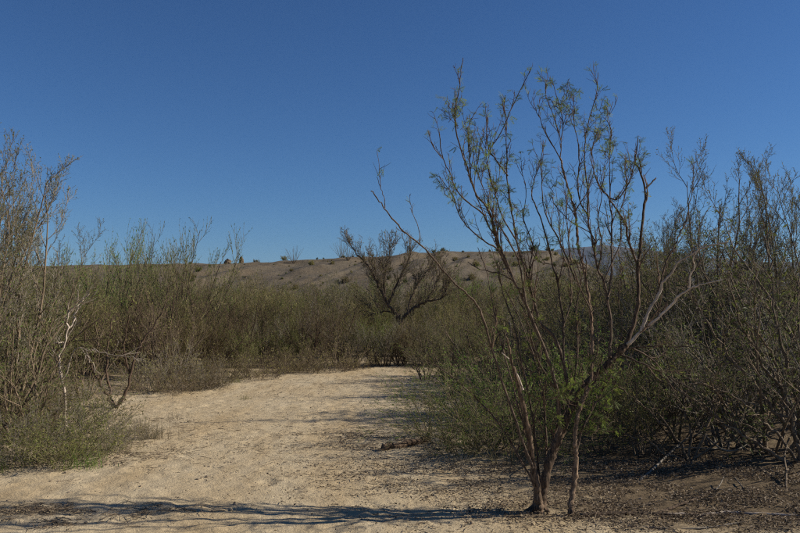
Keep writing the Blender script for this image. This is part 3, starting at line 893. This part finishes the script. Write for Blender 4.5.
    V, Fq = tubes(T.lines['t'], 3)
    obj('twigs', mesh_from('twigs', V, Fq, M['twig_red'], True), root)
    V, Fq = feather_leaves(T.leaves, 0.049, np.random.RandomState(8), 6)
    obj('foliage', mesh_from('foliage', V, Fq, M['leaf_bright']), root)
    print('main tree leaves', len(T.leaves))

main_mesquite()

def traced_tree(name, label, basepx, limbs, TW, per_m, tw_len, mat_l, mat_t, leafspec, seed, Y=None, cat='tree', t0=0.2):
    bx, by = gxy(*basepx) if Y is None else (at(basepx[0], basepx[1], Y)[0], Y)
    bz = gzf(bx, by)
    root = empty(name, (bx, by, bz))
    set_props(root, label, cat)
    off = np.array(root.location)
    T = Tree(); rng = random.Random(seed)
    for i, (nm, pix, d0, d1, r0, r1) in enumerate(limbs):
        L, R = traced(pix, by, d0, d1, r0, r1, 4, 0.012, seed * 10 + i)
        if i == 0:
            L = np.vstack([[L[0][0], L[0][1], bz - 0.1], L]); R = np.append(R[0] * 1.2, R)
        L2, R2 = cap_tip(L, R)
        V, Fq = tubes([(L2 - off, R2)], 7)
        obj(nm, mesh_from(nm, V, Fq, mat_l, True), root)
        twig_up(T, L - off, R, rng, TW, per_m, t0, tw_len, 0.6, 0.6)
    ls = T.lines.get('t', [])
    if ls:
        V, Fq = tubes(ls, 3)
        obj('twigs', mesh_from('twigs', V, Fq, mat_t, True), root)
    if leafspec and T.leaves:
        V, Fq = simple_leaves(T.leaves, leafspec[0], 0.15, np.random.RandomState(seed), 0.8, 0.1)
        obj('foliage', mesh_from('foliage', V, Fq, leafspec[1]), root)
    return root

FAN = {'leafp': 0.25, 'levels': [
    dict(slot='t', seg=7, wig=0.12, trop=0.12, tip=0.35),
    dict(slot='t', seg=5, wig=0.16, trop=0.10, tip=0.4, n=6, t0=0.1, lr=0.55, rr=0.7, ang=0.55, rmin=0.0055, leaf=0.08),
    dict(slot='t', seg=4, wig=0.18, trop=0.06, tip=0.4, n=4, t0=0.1, lr=0.5, rr=0.7, ang=0.6, rmin=0.0042, leaf=0.07)]}
traced_tree('mesquite_tree', 'dark bare low-forking mesquite spreading in a wide vee before the hill', (404, 357),
            [('trunk', [(404, 356), (402, 345), (400, 330), (400, 320)], 0, 0, 0.11, 0.09),
             ('limb', [(401, 322), (394, 311), (388, 304), (381, 290), (374, 276), (366, 263), (357, 254), (347, 239)], 0, -0.3, 0.075, 0.012),
             ('limb', [(386, 300), (384, 285), (386, 268), (390, 252), (394, 240)], -0.1, 0.3, 0.035, 0.01),
             ('limb', [(388, 304), (395, 290), (401, 276), (408, 262), (413, 248)], 0, 0.4, 0.045, 0.01),
             ('limb', [(400, 322), (410, 311), (420, 305), (428, 301), (440, 299), (447, 288), (449, 274)], 0, -0.4, 0.065, 0.012),
             ('limb', [(408, 312), (411, 298), (418, 284), (427, 272), (432, 260)], 0, 0.5, 0.04, 0.01),
             ('limb', [(424, 303), (432, 292), (438, 278), (441, 265)], -0.1, 0.1, 0.03, 0.01),
             ('limb', [(396, 313), (384, 311), (374, 314), (365, 318)], 0, -0.2, 0.025, 0.008)],
            FAN, 20, 0.95, M['limb'], M['twig_brown'], (0.06, M['leaf_olive']), 31)
for px, Y, py in ((376, 21.3, 312), (400, 20.6, 322), (428, 20.9, 310)):
    put('u', UP, px, Y, H_at(py, Y), 'willow_shrub', 'olive shrub hiding the foot of the wide vee-shaped bare mesquite', 'shrub', 'shrubs before the wide bare mesquite')

TW2 = {'leafp': 0.5, 'levels': [
    dict(slot='t', seg=6, wig=0.14, trop=0.06, tip=0.35, leaf=0.06),
    dict(slot='t', seg=4, wig=0.18, trop=0.05, tip=0.4, n=5, t0=0.1, lr=0.5, rr=0.7, ang=0.65, rmin=0.003, leaf=0.05)]}
traced_tree('mesquite_sapling', 'young mesquite with red-brown stems splayed from one foot at the clearing edge', (114, 407),
            [('stem', [(114, 409), (108, 396), (100, 382), (92, 367), (86, 345), (84, 322)], 0, -0.2, 0.028, 0.007),
             ('stem', [(115, 408), (110, 390), (107, 370), (108, 345), (112, 318)], 0.02, 0.3, 0.026, 0.008),
             ('stem', [(116, 409), (126, 392), (133, 363), (139, 348), (145, 338), (158, 320), (166, 300), (169, 285)], 0, 0.2, 0.028, 0.006),
             ('stem', [(130, 376), (124, 350), (126, 325), (133, 300)], 0.05, -0.2, 0.018, 0.007)],
            TW2, 8, 0.5, M['twig_red'], M['twig_brown'], (0.05, M['leaf_olive']), 32, cat='tree', t0=0.35)

BAREP = {'leafp': 0.0, 'levels': [
    dict(slot='t', seg=6, wig=0.16, trop=0.02, tip=0.35),
    dict(slot='t', seg=4, wig=0.18, trop=0.0, tip=0.4, n=4, t0=0.1, lr=0.5, rr=0.7, ang=0.7, rmin=0.003)]}
traced_tree('dead_shrub', 'bleached dead shrub with one forked whitish branch among the left bushes', (66, 428),
            [('stem', [(66, 428), (63, 390), (60, 360), (64, 343), (67, 328), (69, 311), (80, 303), (89, 294)], 0, -0.4, 0.022, 0.006),
             ('stem', [(64, 343), (57, 343), (48, 345)], -0.1, -0.2, 0.014, 0.006),
             ('stem', [(67, 330), (74, 322), (78, 308), (83, 298)], -0.1, 0.1, 0.012, 0.005),
             ('stem', [(62, 380), (76, 350), (90, 350), (108, 353), (126, 356), (139, 361)], 0, -0.3, 0.010, 0.003)],
            BAREP, 7, 0.4, M['dead'], M['dead'], None, 33, cat='shrub', t0=0.3)

# left edge: tall silvery bare trees
for px, Y, py, lb in ((10, 9.6, 176, 'tall grey feathery tree at the left edge with fine upright twigs'),
                      (-14, 11.0, 190, 'grey feathery tree behind the tallest one at the left edge'),
                      (46, 12.2, 240, 'shorter grey feathery tree just right of the tallest left tree'),
                      (-45, 8.6, 135, 'grey feathery tree cut by the left picture border, only twig tips showing')):
    put('b', FEATHER, px, Y, H_at(py, Y), 'feathery_tree', lb, 'tree')
for px, Y, py, lb in ((-20, 10.5, 235, 'leafy olive shrub under the bare trees at the left edge'),
                      (40, 12.5, 262, 'green-tinged shrub behind the tallest grey feathery tree'),
                      (28, 9.2, 318, 'yellow-green sprawling shrub at the foot of the tallest feathery tree'),
                      (84, 13.0, 290, 'olive shrub filling the gap right of the shorter feathery tree'),
                      (-10, 9.3, 268, 'yellow-green shrub half cut by the left picture border')):
    put('s', [SPG if 'yellow-green' in lb or 'green-tinged' in lb else SP[3]], px, Y, H_at(py, Y), 'mesquite_shrub', lb, 'shrub')
# shrubs with fresh green tips against the sky
for px, Y, py, lb in ((106, 20, 240, 'upright shrub with green tips, leftmost of three rising above the hill crest'),
                      (143, 22, 244, 'upright shrub with green tips, middle of three rising above the hill crest'),
                      (176, 20, 238, 'upright shrub with green tips, tallest and rightmost of three above the crest')):
    put('n', UPTREE, px, Y, H_at(py, Y), 'willow_shrub', lb, 'shrub')
put('b', [BARE[2]], 190, 18.5, H_at(262, 18.5), 'mesquite_shrub', 'dark-stemmed mesquite shrub at the back left of the sandy clearing', 'shrub')

for px, Y, py in ((128, 17.5, 285), (160, 16.8, 290), (212, 19.2, 276), (258, 20.2, 290), (302, 20.4, 292), (345, 20.8, 296), (236, 20, 300)):
    put('b', [BARE[2]], px, Y, H_at(py, Y), 'mesquite_shrub', 'dark-stemmed leafless mesquite shrub at the front of the far thicket', 'shrub', 'dark-stemmed shrubs fronting the far thicket')
G1 = 'shrubs of the far thicket behind the clearing'
LOOKS = ['greyish tan-leaved', 'brown-twigged olive-leaved', 'olive-twigged green-leaved', 'dense tan', 'thin grey-twigged', 'olive-twigged tan-leaved', 'reddish-twigged sparse', 'fresh green-leaved', 'nearly leafless brown']
for Y, x0, x1, stepx, py in ((16.6, 60, 190, 36, 300), (18.4, 60, 245, 30, 305), (20.5, 210, 600, 22, 318), (22.5, 40, 640, 28, 300), (25, 20, 700, 27, 294), (28, 0, 760, 28, 287),
                             (32, -20, 820, 27, 281), (37, -20, 830, 26, 278), (43, -20, 830, 26, 278), (50, 0, 820, 28, 281), (58, 0, 800, 28, 283), (68, 100, 600, 28, 283)):
    px = x0
    while px < x1:
        p = px + rng.uniform(-12, 12)
        if not (372 < p < 432 and 22 < Y < 24.5):
            ui = rng.randrange(len(UP))
            put('u', [UP[ui]], p, Y * rng.uniform(0.975, 1.03), max(1.0, H_at(py + rng.triangular(-18, 30, 4), Y)), 'willow_shrub', LOOKS[ui] + ' willowy shrub in the dense thicket behind the sandy clearing', 'shrub', G1)
        px += stepx

for px, py in ((150, 392), (163, 389), (178, 391), (196, 387), (212, 384), (228, 380), (246, 378), (262, 377), (280, 375), (297, 374), (312, 373), (330, 371), (348, 370), (362, 367), (380, 366), (420, 366), (290, 371), (206, 389)):
    x, y = gxy(px + rng.uniform(-4, 4), py)
    put('l', [LOW[3], LOW[1]], px, y + rng.uniform(-0.4, 0.4), rng.uniform(0.5, 1.2), 'low_shrub', 'low brown twiggy brush along the thicket foot behind the clearing', 'shrub', 'low brush along the thicket foot')

# slope shrubs: thin out up the hill
G2, L2 = 'small bushes dotted over the hillside', 'small dark bush dotted on the gravel hillside'
cnt = 0
while cnt < 240:
    Y = rng.uniform(68, 119)
    px = rng.uniform(150, 575)
    if rng.random() > 1.15 - (Y - 68) / 70:
        continue
    put('h', HB, px, Y, 0.2 + 0.75 * rng.random() ** 3, 'desert_bush', L2, 'bush', G2)
    cnt += 1
G3, L3 = 'bushes along the hill crest', 'tiny bush standing on the hill crest against the sky'
for px in (256, 283, 318, 324, 352, 371, 433, 441, 462, 489, 497, 532, 547, 551):
    put('h', HB, px + rng.uniform(-2, 2), CREST_Y + rng.uniform(-2, 1), 0.35 + 0.8 * rng.random() ** 2, 'desert_bush', L3, 'bush', G3)
put('w', WANDS, 294, 114, 2.6, 'ocotillo', 'spiky many-wanded ocotillo on the hillside left of centre', 'plant')
put('w', WANDS, 341, 118, 3.0, 'ocotillo', 'spiky ocotillo on the crest beside the wide bare mesquite', 'plant')
put('w', WANDS, 348, 112, 2.6, 'ocotillo', 'spiky ocotillo just below the crest behind the wide bare mesquite', 'plant')

# two brown boulders on the crest
def boulder(px, w, h, label, seed):
    x = (px - 400) / FPX * 119; y = 119.0
    z = float(hill_z(x, y))
    n, k = 9, 12
    V = []
    for i in range(n):
        t = i / (n - 1)
        for j in range(k):
            a = 2 * math.pi * j / k
            r = w * (max(1 - t ** 3.2, 0.02) ** 0.55) * (1 + 0.5 * float(vnoise(j * 0.9 + seed, i * 0.9, seed)))
            V.append((r * math.cos(a), r * math.sin(a) * 0.8, -0.2 + t * (h + 0.2) * (1 + 0.25 * float(vnoise(j * .7, seed, 5)))))
    Fq = [(i * k + j, i * k + (j + 1) % k, (i + 1) * k + (j + 1) % k, (i + 1) * k + j) for i in range(n - 1) for j in range(k)]
    m = bark_mat('brown_rock', (0.10, 0.07, 0.045), (0.26, 0.19, 0.12), 3, bump=0.6, stretch=1)
    o = obj('boulder', mesh_from('boulder', np.array(V), np.array(Fq), m, False))
    o.location = (x, y, z)
    set_props(o, label, 'boulder')
boulder(227.5, 0.60, 0.75, 'brown boulder on the crest, the broader left one of a pair', 3)
boulder(241, 0.38, 1.0, 'brown boulder on the crest, the slimmer right one of a pair', 8)

# centre: arching shrubs at the right edge of the sand, left of the main tree
for px, Y, py, lb in ((438, 9.6, 362, 'arching olive shrub reaching furthest left over the sand beside the main mesquite'),
                      (487, 9.0, 338, 'dense arching shrub directly left behind the main mesquite trunk'),
                      (508, 8.3, 362, 'low arching shrub nearest the main mesquite trunk on its left'),
                      (462, 8.6, 376, 'low arching shrub in front of the clump left of the main mesquite'),
                      (520, 10.4, 322, 'leafy arching shrub behind the main mesquite fork'),
                      (468, 11.2, 330, 'arching shrub at the back of the clump left of the main mesquite')):
    put('a', ARCH[:2], px, Y, H_at(py, Y), 'arching_shrub', lb, 'shrub')
for px, Y, py in ((555, 8.9, 345), (600, 8.6, 350), (640, 8.4, 356), (575, 10.2, 325), (625, 10.0, 322)):
    put('s', [SP[0], ARCH[0], SP[3]], px, Y, H_at(py, Y), 'mesquite_shrub', 'low leafy shrub pressed close behind the main mesquite trunk', 'shrub', 'low shrubs close behind the main trunk')
# behind the tree
GR, LR = 'mesquite shrubs of the thicket behind the main tree', 'green-brown mesquite shrub in the thicket right behind the main mesquite'
for px, Y, py in ((455, 14, 308), (500, 13.5, 300), (545, 12.2, 292), (588, 11.5, 300), (480, 16.5, 290), (530, 16, 280), (575, 15, 258), (620, 14, 246), (660, 16, 240), (425, 17, 318), (600, 18, 250), (640, 17, 240), (690, 17, 232), (560, 18, 266), (655, 13, 252)):
    put('s', [SP[0], SP[3], SP[1]], px, Y, H_at(py + rng.uniform(-6, 6), Y), 'mesquite_shrub', LR, 'shrub', GR)

# right-hand thicket
GT, LT = 'dark mesquite shrubs of the right thicket', 'dark tangled mesquite shrub in the %s of the thicket filling the right side'
for px, Y, py in ((640, 9.6, 345), (675, 9.0, 330), (720, 8.6, 300), (765, 8.2, 300), (820, 8.0, 270), (640, 11.5, 285), (685, 11, 262), (735, 10.5, 255), (790, 10, 245),
                  (840, 10, 230), (670, 13.5, 245), (715, 13, 235), (760, 12.5, 235), (805, 12.5, 225), (700, 16, 240), (750, 16, 230), (800, 16, 225), (850, 15, 225), (650, 18, 255), (620, 17, 275)):
    put('s', SP[:3], px, Y, H_at(py + rng.uniform(-8, 8), Y), 'mesquite_shrub', LT % ('front row' if Y < 9.7 else 'middle rows' if Y < 12.2 else 'back rows'), 'shrub', GT)
for px, Y, py, lb in ((716, 12.0, 172, 'feathery grey tree rising tallest out of the right thicket'),
                      (790, 11.5, 178, 'grey twiggy tree rising from the right thicket at the picture edge'),
                      (752, 13.0, 205, 'grey twiggy tree between the two tallest of the right thicket'),
                      (618, 15.5, 240, 'sparse grey twiggy tree seen through the right half of the main mesquite crown'),
                      (665, 15.0, 222, 'grey twiggy tree seen behind the dead pale limbs of the main mesquite')):
    put('b', FEATHER if 'feathery' in lb else [BARE[1], FEATHER[1]], px, Y, H_at(py, Y), 'bare_tree', lb, 'tree')

FANR = {'leafp': 0.5, 'levels': [
    dict(slot='t', seg=6, wig=0.16, trop=0.05, tip=0.35, leaf=0.1),
    dict(slot='t', seg=4, wig=0.2, trop=0.03, tip=0.4, n=5, t0=0.1, lr=0.5, rr=0.7, ang=0.7, rmin=0.0028, leaf=0.06)]}
traced_tree('mesquite_shrub', 'leaning mesquite shrub whose long pale stems fan up-left from the right edge', (800, 470),
            [('stem', [(800, 470), (797, 440), (775, 410), (750, 381), (724, 347), (698, 306), (684, 280)], 0, 0.3, 0.026, 0.006),
             ('stem', [(803, 470), (795, 430), (780, 389), (758, 359), (740, 320), (728, 280)], 0.05, -0.2, 0.024, 0.006),
             ('stem', [(804, 468), (800, 420), (788, 370), (776, 320), (772, 270), (764, 236)], 0.1, 0.5, 0.024, 0.006),
             ('stem', [(798, 470), (770, 452), (735, 430), (700, 405), (668, 380), (650, 360)], 0, -0.3, 0.020, 0.006),
             ('stem', [(800, 469), (782, 440), (760, 420), (742, 400), (714, 388), (690, 384)], 0, -0.5, 0.016, 0.005),
             ('stem', [(806, 468), (810, 420), (806, 370), (798, 320), (801, 270)], 0, 0.2, 0.022, 0.006),
             ('stem', [(780, 389), (776, 360), (756, 330), (754, 300), (757, 270)], 0.0, -0.4, 0.012, 0.005)],
            FANR, 9, 0.55, M['twig_brown'], M['twig_brown'], (0.06, M['leaf_dark']), 34, cat='shrub')
traced_tree('mesquite_shrub', 'low mesquite shrub with crossing bare stems at the foot of the right thicket', (688, 462),
            [('stem', [(688, 464), (676, 440), (655, 415), (630, 396), (612, 380)], 0, -0.2, 0.018, 0.005),
             ('stem', [(690, 464), (690, 430), (684, 400), (670, 370), (662, 340)], 0.05, 0.3, 0.018, 0.005),
             ('stem', [(692, 464), (706, 430), (716, 395), (722, 360), (736, 330)], 0, 0.2, 0.018, 0.005),
             ('stem', [(690, 464), (712, 446), (742, 434), (770, 424)], 0, -0.3, 0.014, 0.005),
             ('stem', [(687, 464), (660, 450), (640, 438), (616, 430)], 0, 0.1, 0.014, 0.005)],
            FANR, 9, 0.5, M['twig_brown'], M['twig_brown'], (0.06, M['leaf_olive']), 35, cat='shrub')

# left low shrubs and herbs
for i, (px, py, h, pr, lb) in enumerate((
        (18, 462, 0.75, 0, 'low grey twiggy shrub nearest the left picture edge'),
        (62, 463, 0.62, 2, 'low greenest shrub at the front of the left bushes'),
        (104, 452, 0.55, 1, 'low grey-tan shrub right of the greenest one'),
        (86, 440, 0.75, 0, 'low grey-green shrub behind the greenest one'),
        (40, 438, 0.95, 3, 'tangled grey bare-twigged low shrub among the left bushes'),
        (5, 436, 1.0, 3, 'tangled low shrub half cut by the left picture edge'),
        (135, 440, 0.40, 1, 'small dry shrub at the right tip of the left bushes'),
        (65, 425, 0.9, 0, 'low olive shrub at the foot of the bleached dead shrub'),
        (20, 418, 1.1, 1, 'grey low shrub under the tallest feathery tree'),
        (152, 438, 0.24, 1, 'tiny dry shrub alone at the sand edge left of the path'))):
    x, y = gxy(px, py)
    put('l', [LOW[pr]], px, y, h, 'low_shrub', lb, 'shrub')
for px, py, h, pr, lb in ((247, 398, 0.16, 2, 'small flat green tuft on the sand at the back of the clearing'),
                          (236, 381, 0.22, 2, 'dark green tuft at the thicket foot left of the flat tuft'),
                          (160, 437, 0.34, 1, 'dry grass tuft at the sand edge, rightmost of the left bushes'),
                          (118, 450, 0.36, 0, 'dry grass tuft in front of the grey-tan low shrub'),
                          (142, 432, 0.32, 0, 'pale dry grass tuft behind the tiny dry shrub'),
                          (88, 466, 0.30, 3, 'fresh green grass tuft at the front of the left bushes'),
                          (4, 470, 0.28, 3, 'fresh green grass tuft at the left picture edge'),
                          (178, 418, 0.2, 1, 'faint dry tuft on sand right of the young mesquite')):
    x, y = gxy(px, py)
    put('t', [TUFT[pr]], px, y, h, 'grass_tuft', lb, 'grass')

# ------------------------------------------------------------------ fallen wood
def fallen(name, pixs, r0, r1, mat, label, cat='branch', lift=0.6, group=None):
    root_xy = gxy(*pixs[0][0][:2])
    root = empty(name, (root_xy[0], root_xy[1], gzf(*root_xy)))
    set_props(root, label, cat, group)
    off = np.array(root.location)
    for i, pl in enumerate(pixs):
        P = []
        for px, py, *h in pl:
            x, y = gxy(px, py)
            P.append((x, y, gzf(x, y) + r0 * lift + (h[0] if h else 0)))
        L = smooth_line(P, 4)
        L[1:-1] += np.random.RandomState(len(label) + i).normal(0, r0 * 0.15, (len(L) - 2, 3))
        s = 1.0 if i == 0 else 0.6
        R = np.linspace(r0 * s, r1 * s, len(L))
        L, R = cap_tip(L, R)
        L = np.vstack([L[0] - (L[1] - L[0]) * 0.05, L]); R = np.append(R[0] * 0.3, R)
        V, Fq = tubes([(L - off, R)], 7)
        obj('branch' if i == 0 else 'side_branch', mesh_from('branch', V, Fq, mat, True), root)

fallen('fallen_branch', [[(580, 513), (612, 511), (640, 511), (672, 513), (700, 513)], [(655, 512), (680, 503), (705, 495), (718, 490)]], 0.022, 0.010, M['bark'],
       'dark forked branch lying on the ground right of the main mesquite foot')
fallen('fallen_branch', [[(665, 512), (700, 513), (735, 513), (770, 517), (800, 520)]], 0.015, 0.008, M['dead'], 'long pale stick lying right of the dark forked branch')
fallen('fallen_log', [[(382, 446), (396, 445), (410, 442), (428, 438)]], 0.045, 0.035, M['bark'], 'short dark log stub on the sand left of the arching shrub', 'log', 0.7)
fallen('fallen_branch', [[(640, 478), (668, 462, .05), (692, 452, .12), (722, 450, .08)], [(676, 458, .08), (700, 462, .1), (718, 460, .06)]], 0.012, 0.006, M['twig_grey'],
       'pale arched dead branch leaning at the foot of the right thicket')
fallen('fallen_branch', [[(700, 455, .2), (728, 465, .08), (756, 459, .12)], [(728, 465, .08), (731, 458, .14)]], 0.011, 0.006, M['twig_grey'], 'pale knotted stick at the right thicket foot beside the arched one')
fallen('fallen_branch', [[(786, 493), (787, 484, .05), (785, 476, .11), (790, 468, .2), (797, 464, .24), (806, 458, .3)]], 0.010, 0.006, M['twig_brown'], 'pale crooked branch standing up at the right picture edge')
fallen('fallen_branch', [[(735, 484, .03), (746, 493), (755, 497), (770, 510)]], 0.005, 0.005, M['twig_grey'], 'thin grey stick slanting across the litter at lower right')
fallen('fallen_branch', [[(716, 493, .02), (720, 490, .03), (724, 486, .06)]], 0.006, 0.004, M['twig_grey'], 'very short pale stick in the litter below the right thicket', lift=1.0)
fallen('fallen_branch', [[(628, 523), (690, 527), (742, 522)]], 0.008, 0.005, M['twig_grey'], 'thin grey stick on the ground in front of the long pale stick')
fallen('fallen_branch', [[(596, 470), (620, 463), (652, 468)]], 0.010, 0.006, M['twig_brown'], 'brown stick lying in the litter behind the main mesquite')

# ------------------------------------------------------------------ litter and clods (uncountable)
def scatter_litter():
    rs = np.random.RandomState(99)
    patches = [(1.12, 6.25, 0.22, 0.14, 900), (1.45, 6.35, 0.18, 0.12, 500), (2.6, 7.2, 1.5, 0.7, 20000), (4.2, 7.3, 1.6, 1.0, 20000), (1.2, 8.0, 1.2, 0.7, 7000), (3.0, 6.1, 1.0, 0.4, 14000), (0.1, 9.2, 0.9, 0.5, 1300), (0.4, 7.2, 0.7, 0.4, 700),
               (-2.45, 6.15, 0.4, 0.10, 1100), (-2.7, 5.8, 0.3, 0.07, 500), (-3.6, 8.3, 0.7, 0.45, 1800), (-3.8, 9.6, 1.2, 1.0, 2200), (-0.5, 9.8, 0.5, 0.3, 400), (-0.6, 7.6, 0.2, 0.06, 60), (-0.55, 8.9, 0.25, 0.08, 60), (0, 9, 3.5, 3.5, 350),
               (0.7, 6.3, 0.5, 0.25, 400), (-3, 17, 4, 2, 3500), (0, 20, 5, 1.2, 3500)]
    pos = []
    for cx, cy, sx, sy, n in patches:
        pos.append(np.stack([rs.normal(cx, sx, n), rs.normal(cy, sy, n)], 1))
    pos = np.concatenate(pos)
    pos = pos[(pos[:, 1] > 4.4)]
    keep = vnoise(pos[:, 0] / 0.35, pos[:, 1] / 0.3, 71) + 0.5 * vnoise(pos[:, 0] / 0.1, pos[:, 1] / 0.1, 72) > -0.12 + 0.3 * (rs.rand(len(pos)) - 0.5)
    pos = pos[keep]
    n = len(pos)
    Z = gz(pos[:, 0], pos[:, 1]) + 0.012 + rs.uniform(0, 0.012, n)
    a = rs.uniform(0, 2 * math.pi, n)
    D = np.stack([np.cos(a), np.sin(a), rs.normal(0.1, 0.35, n)], 1)
    A = np.concatenate([pos, Z[:, None], D], 1)
    V, Fq = simple_leaves(A[: int(n * 0.75)], 0.021, 0.24, rs, 0.1)
    o = obj('leaf_litter', mesh_from('leaf_litter', V, Fq, M['litter']))
    set_props(o, 'brown dead leaves strewn under the trees and bushes', 'leaf litter', kind='stuff')
    lines = []
    B = A[int(n * 0.75):]
    for b in B:
        L = 0.025 + 0.12 * rs.rand() ** 3
        d = np.array([b[3], b[4], b[5] * 0.25]); s = np.array([-b[4], b[3], 0]) * rs.normal(0, 0.12)
        p = b[:3]
        lines.append(([p, p + (d + s) * L * 0.5, p + d * L], [0.003, 0.0025, 0.0015]))
    V, Fq = tubes(lines, 3)
    o = obj('twig_litter', mesh_from('twig_litter', V, Fq, M['twig_brown'], True))
    set_props(o, 'broken dead twigs strewn under the trees and bushes', 'twig litter', kind='stuff')

    # clods and pebbles
    n = 3600
    x = rs.uniform(-4.5, 6, n); y = 4.7 + 11 * rs.rand(n) ** 1.6
    k = vnoise(x / 0.8, y / 0.7, 81) + 0.25 * rs.rand(n) > 0.02
    x, y = x[k], y[k]; n = len(x)
    ico = np.array([(0, 0, 1), (0.89, 0, 0.45), (0.28, 0.85, 0.45), (-0.72, 0.53, 0.45), (-0.72, -0.53, 0.45), (0.28, -0.85, 0.45), (0.72, 0.53, -0.45), (-0.28, 0.85, -0.45), (-0.89, 0, -0.45), (-0.28, -0.85, -0.45), (0.72, -0.53, -0.45), (0, 0, -1)])
    tri = np.array([(0, 1, 2), (0, 2, 3), (0, 3, 4), (0, 4, 5), (0, 5, 1), (1, 6, 2), (2, 7, 3), (3, 8, 4), (4, 9, 5), (5, 10, 1), (6, 7, 2), (7, 8, 3), (8, 9, 4), (9, 10, 5), (10, 6, 1), (11, 7, 6), (11, 8, 7), (11, 9, 8), (11, 10, 9), (11, 6, 10)])
    s = 0.004 + 0.014 * rs.rand(n) ** 4
    V = ico[None] * (s[:, None, None] * rs.uniform(0.65, 1.3, (n, 12, 1))) * np.array([1.2, 1.0, 0.65])
    z = gz(x, y) + 0.004
    V = V + np.stack([x, y, z], 1)[:, None, :]
    Fq = (tri[None] + 12 * np.arange(n)[:, None, None]).reshape(-1, 3)
    m = bark_mat('sandy_clod', (0.24, 0.185, 0.125), (0.44, 0.365, 0.265), 60, bump=0.3, stretch=1)
    o = obj('clods', mesh_from('clods', V.reshape(-1, 3), Fq, m, False))
    set_props(o, 'small crumbled clods and pebbles scattered on the sand', 'clods', kind='stuff')

scatter_litter()

# ------------------------------------------------------------------ air
def haze():
    x0, x1, y0, y1, z0, z1 = -16000, 16000, -400, 16000, -3, 690
    V = [(x, y, z) for z in (z0, z1) for y in (y0, y1) for x in (x0, x1)]
    Fq = [(0, 2, 3, 1), (4, 5, 7, 6), (0, 1, 5, 4), (2, 6, 7, 3), (0, 4, 6, 2), (1, 3, 7, 5)]
    m, nt, out = nodes('clear_air')
    v = N(nt, 'ShaderNodeVolumePrincipled')
    v.inputs['Color'].default_value = (0.35, 0.6, 1.0, 1)
    v.inputs['Density'].default_value = 0.00002
    nt.links.new(v.outputs[0], out.inputs['Volume'])
    o = obj('haze', mesh_from('haze', np.array(V, float), np.array(Fq), m))
    set_props(o, 'thin bluish haze veiling the far mountains', 'haze', kind='stuff')

haze()
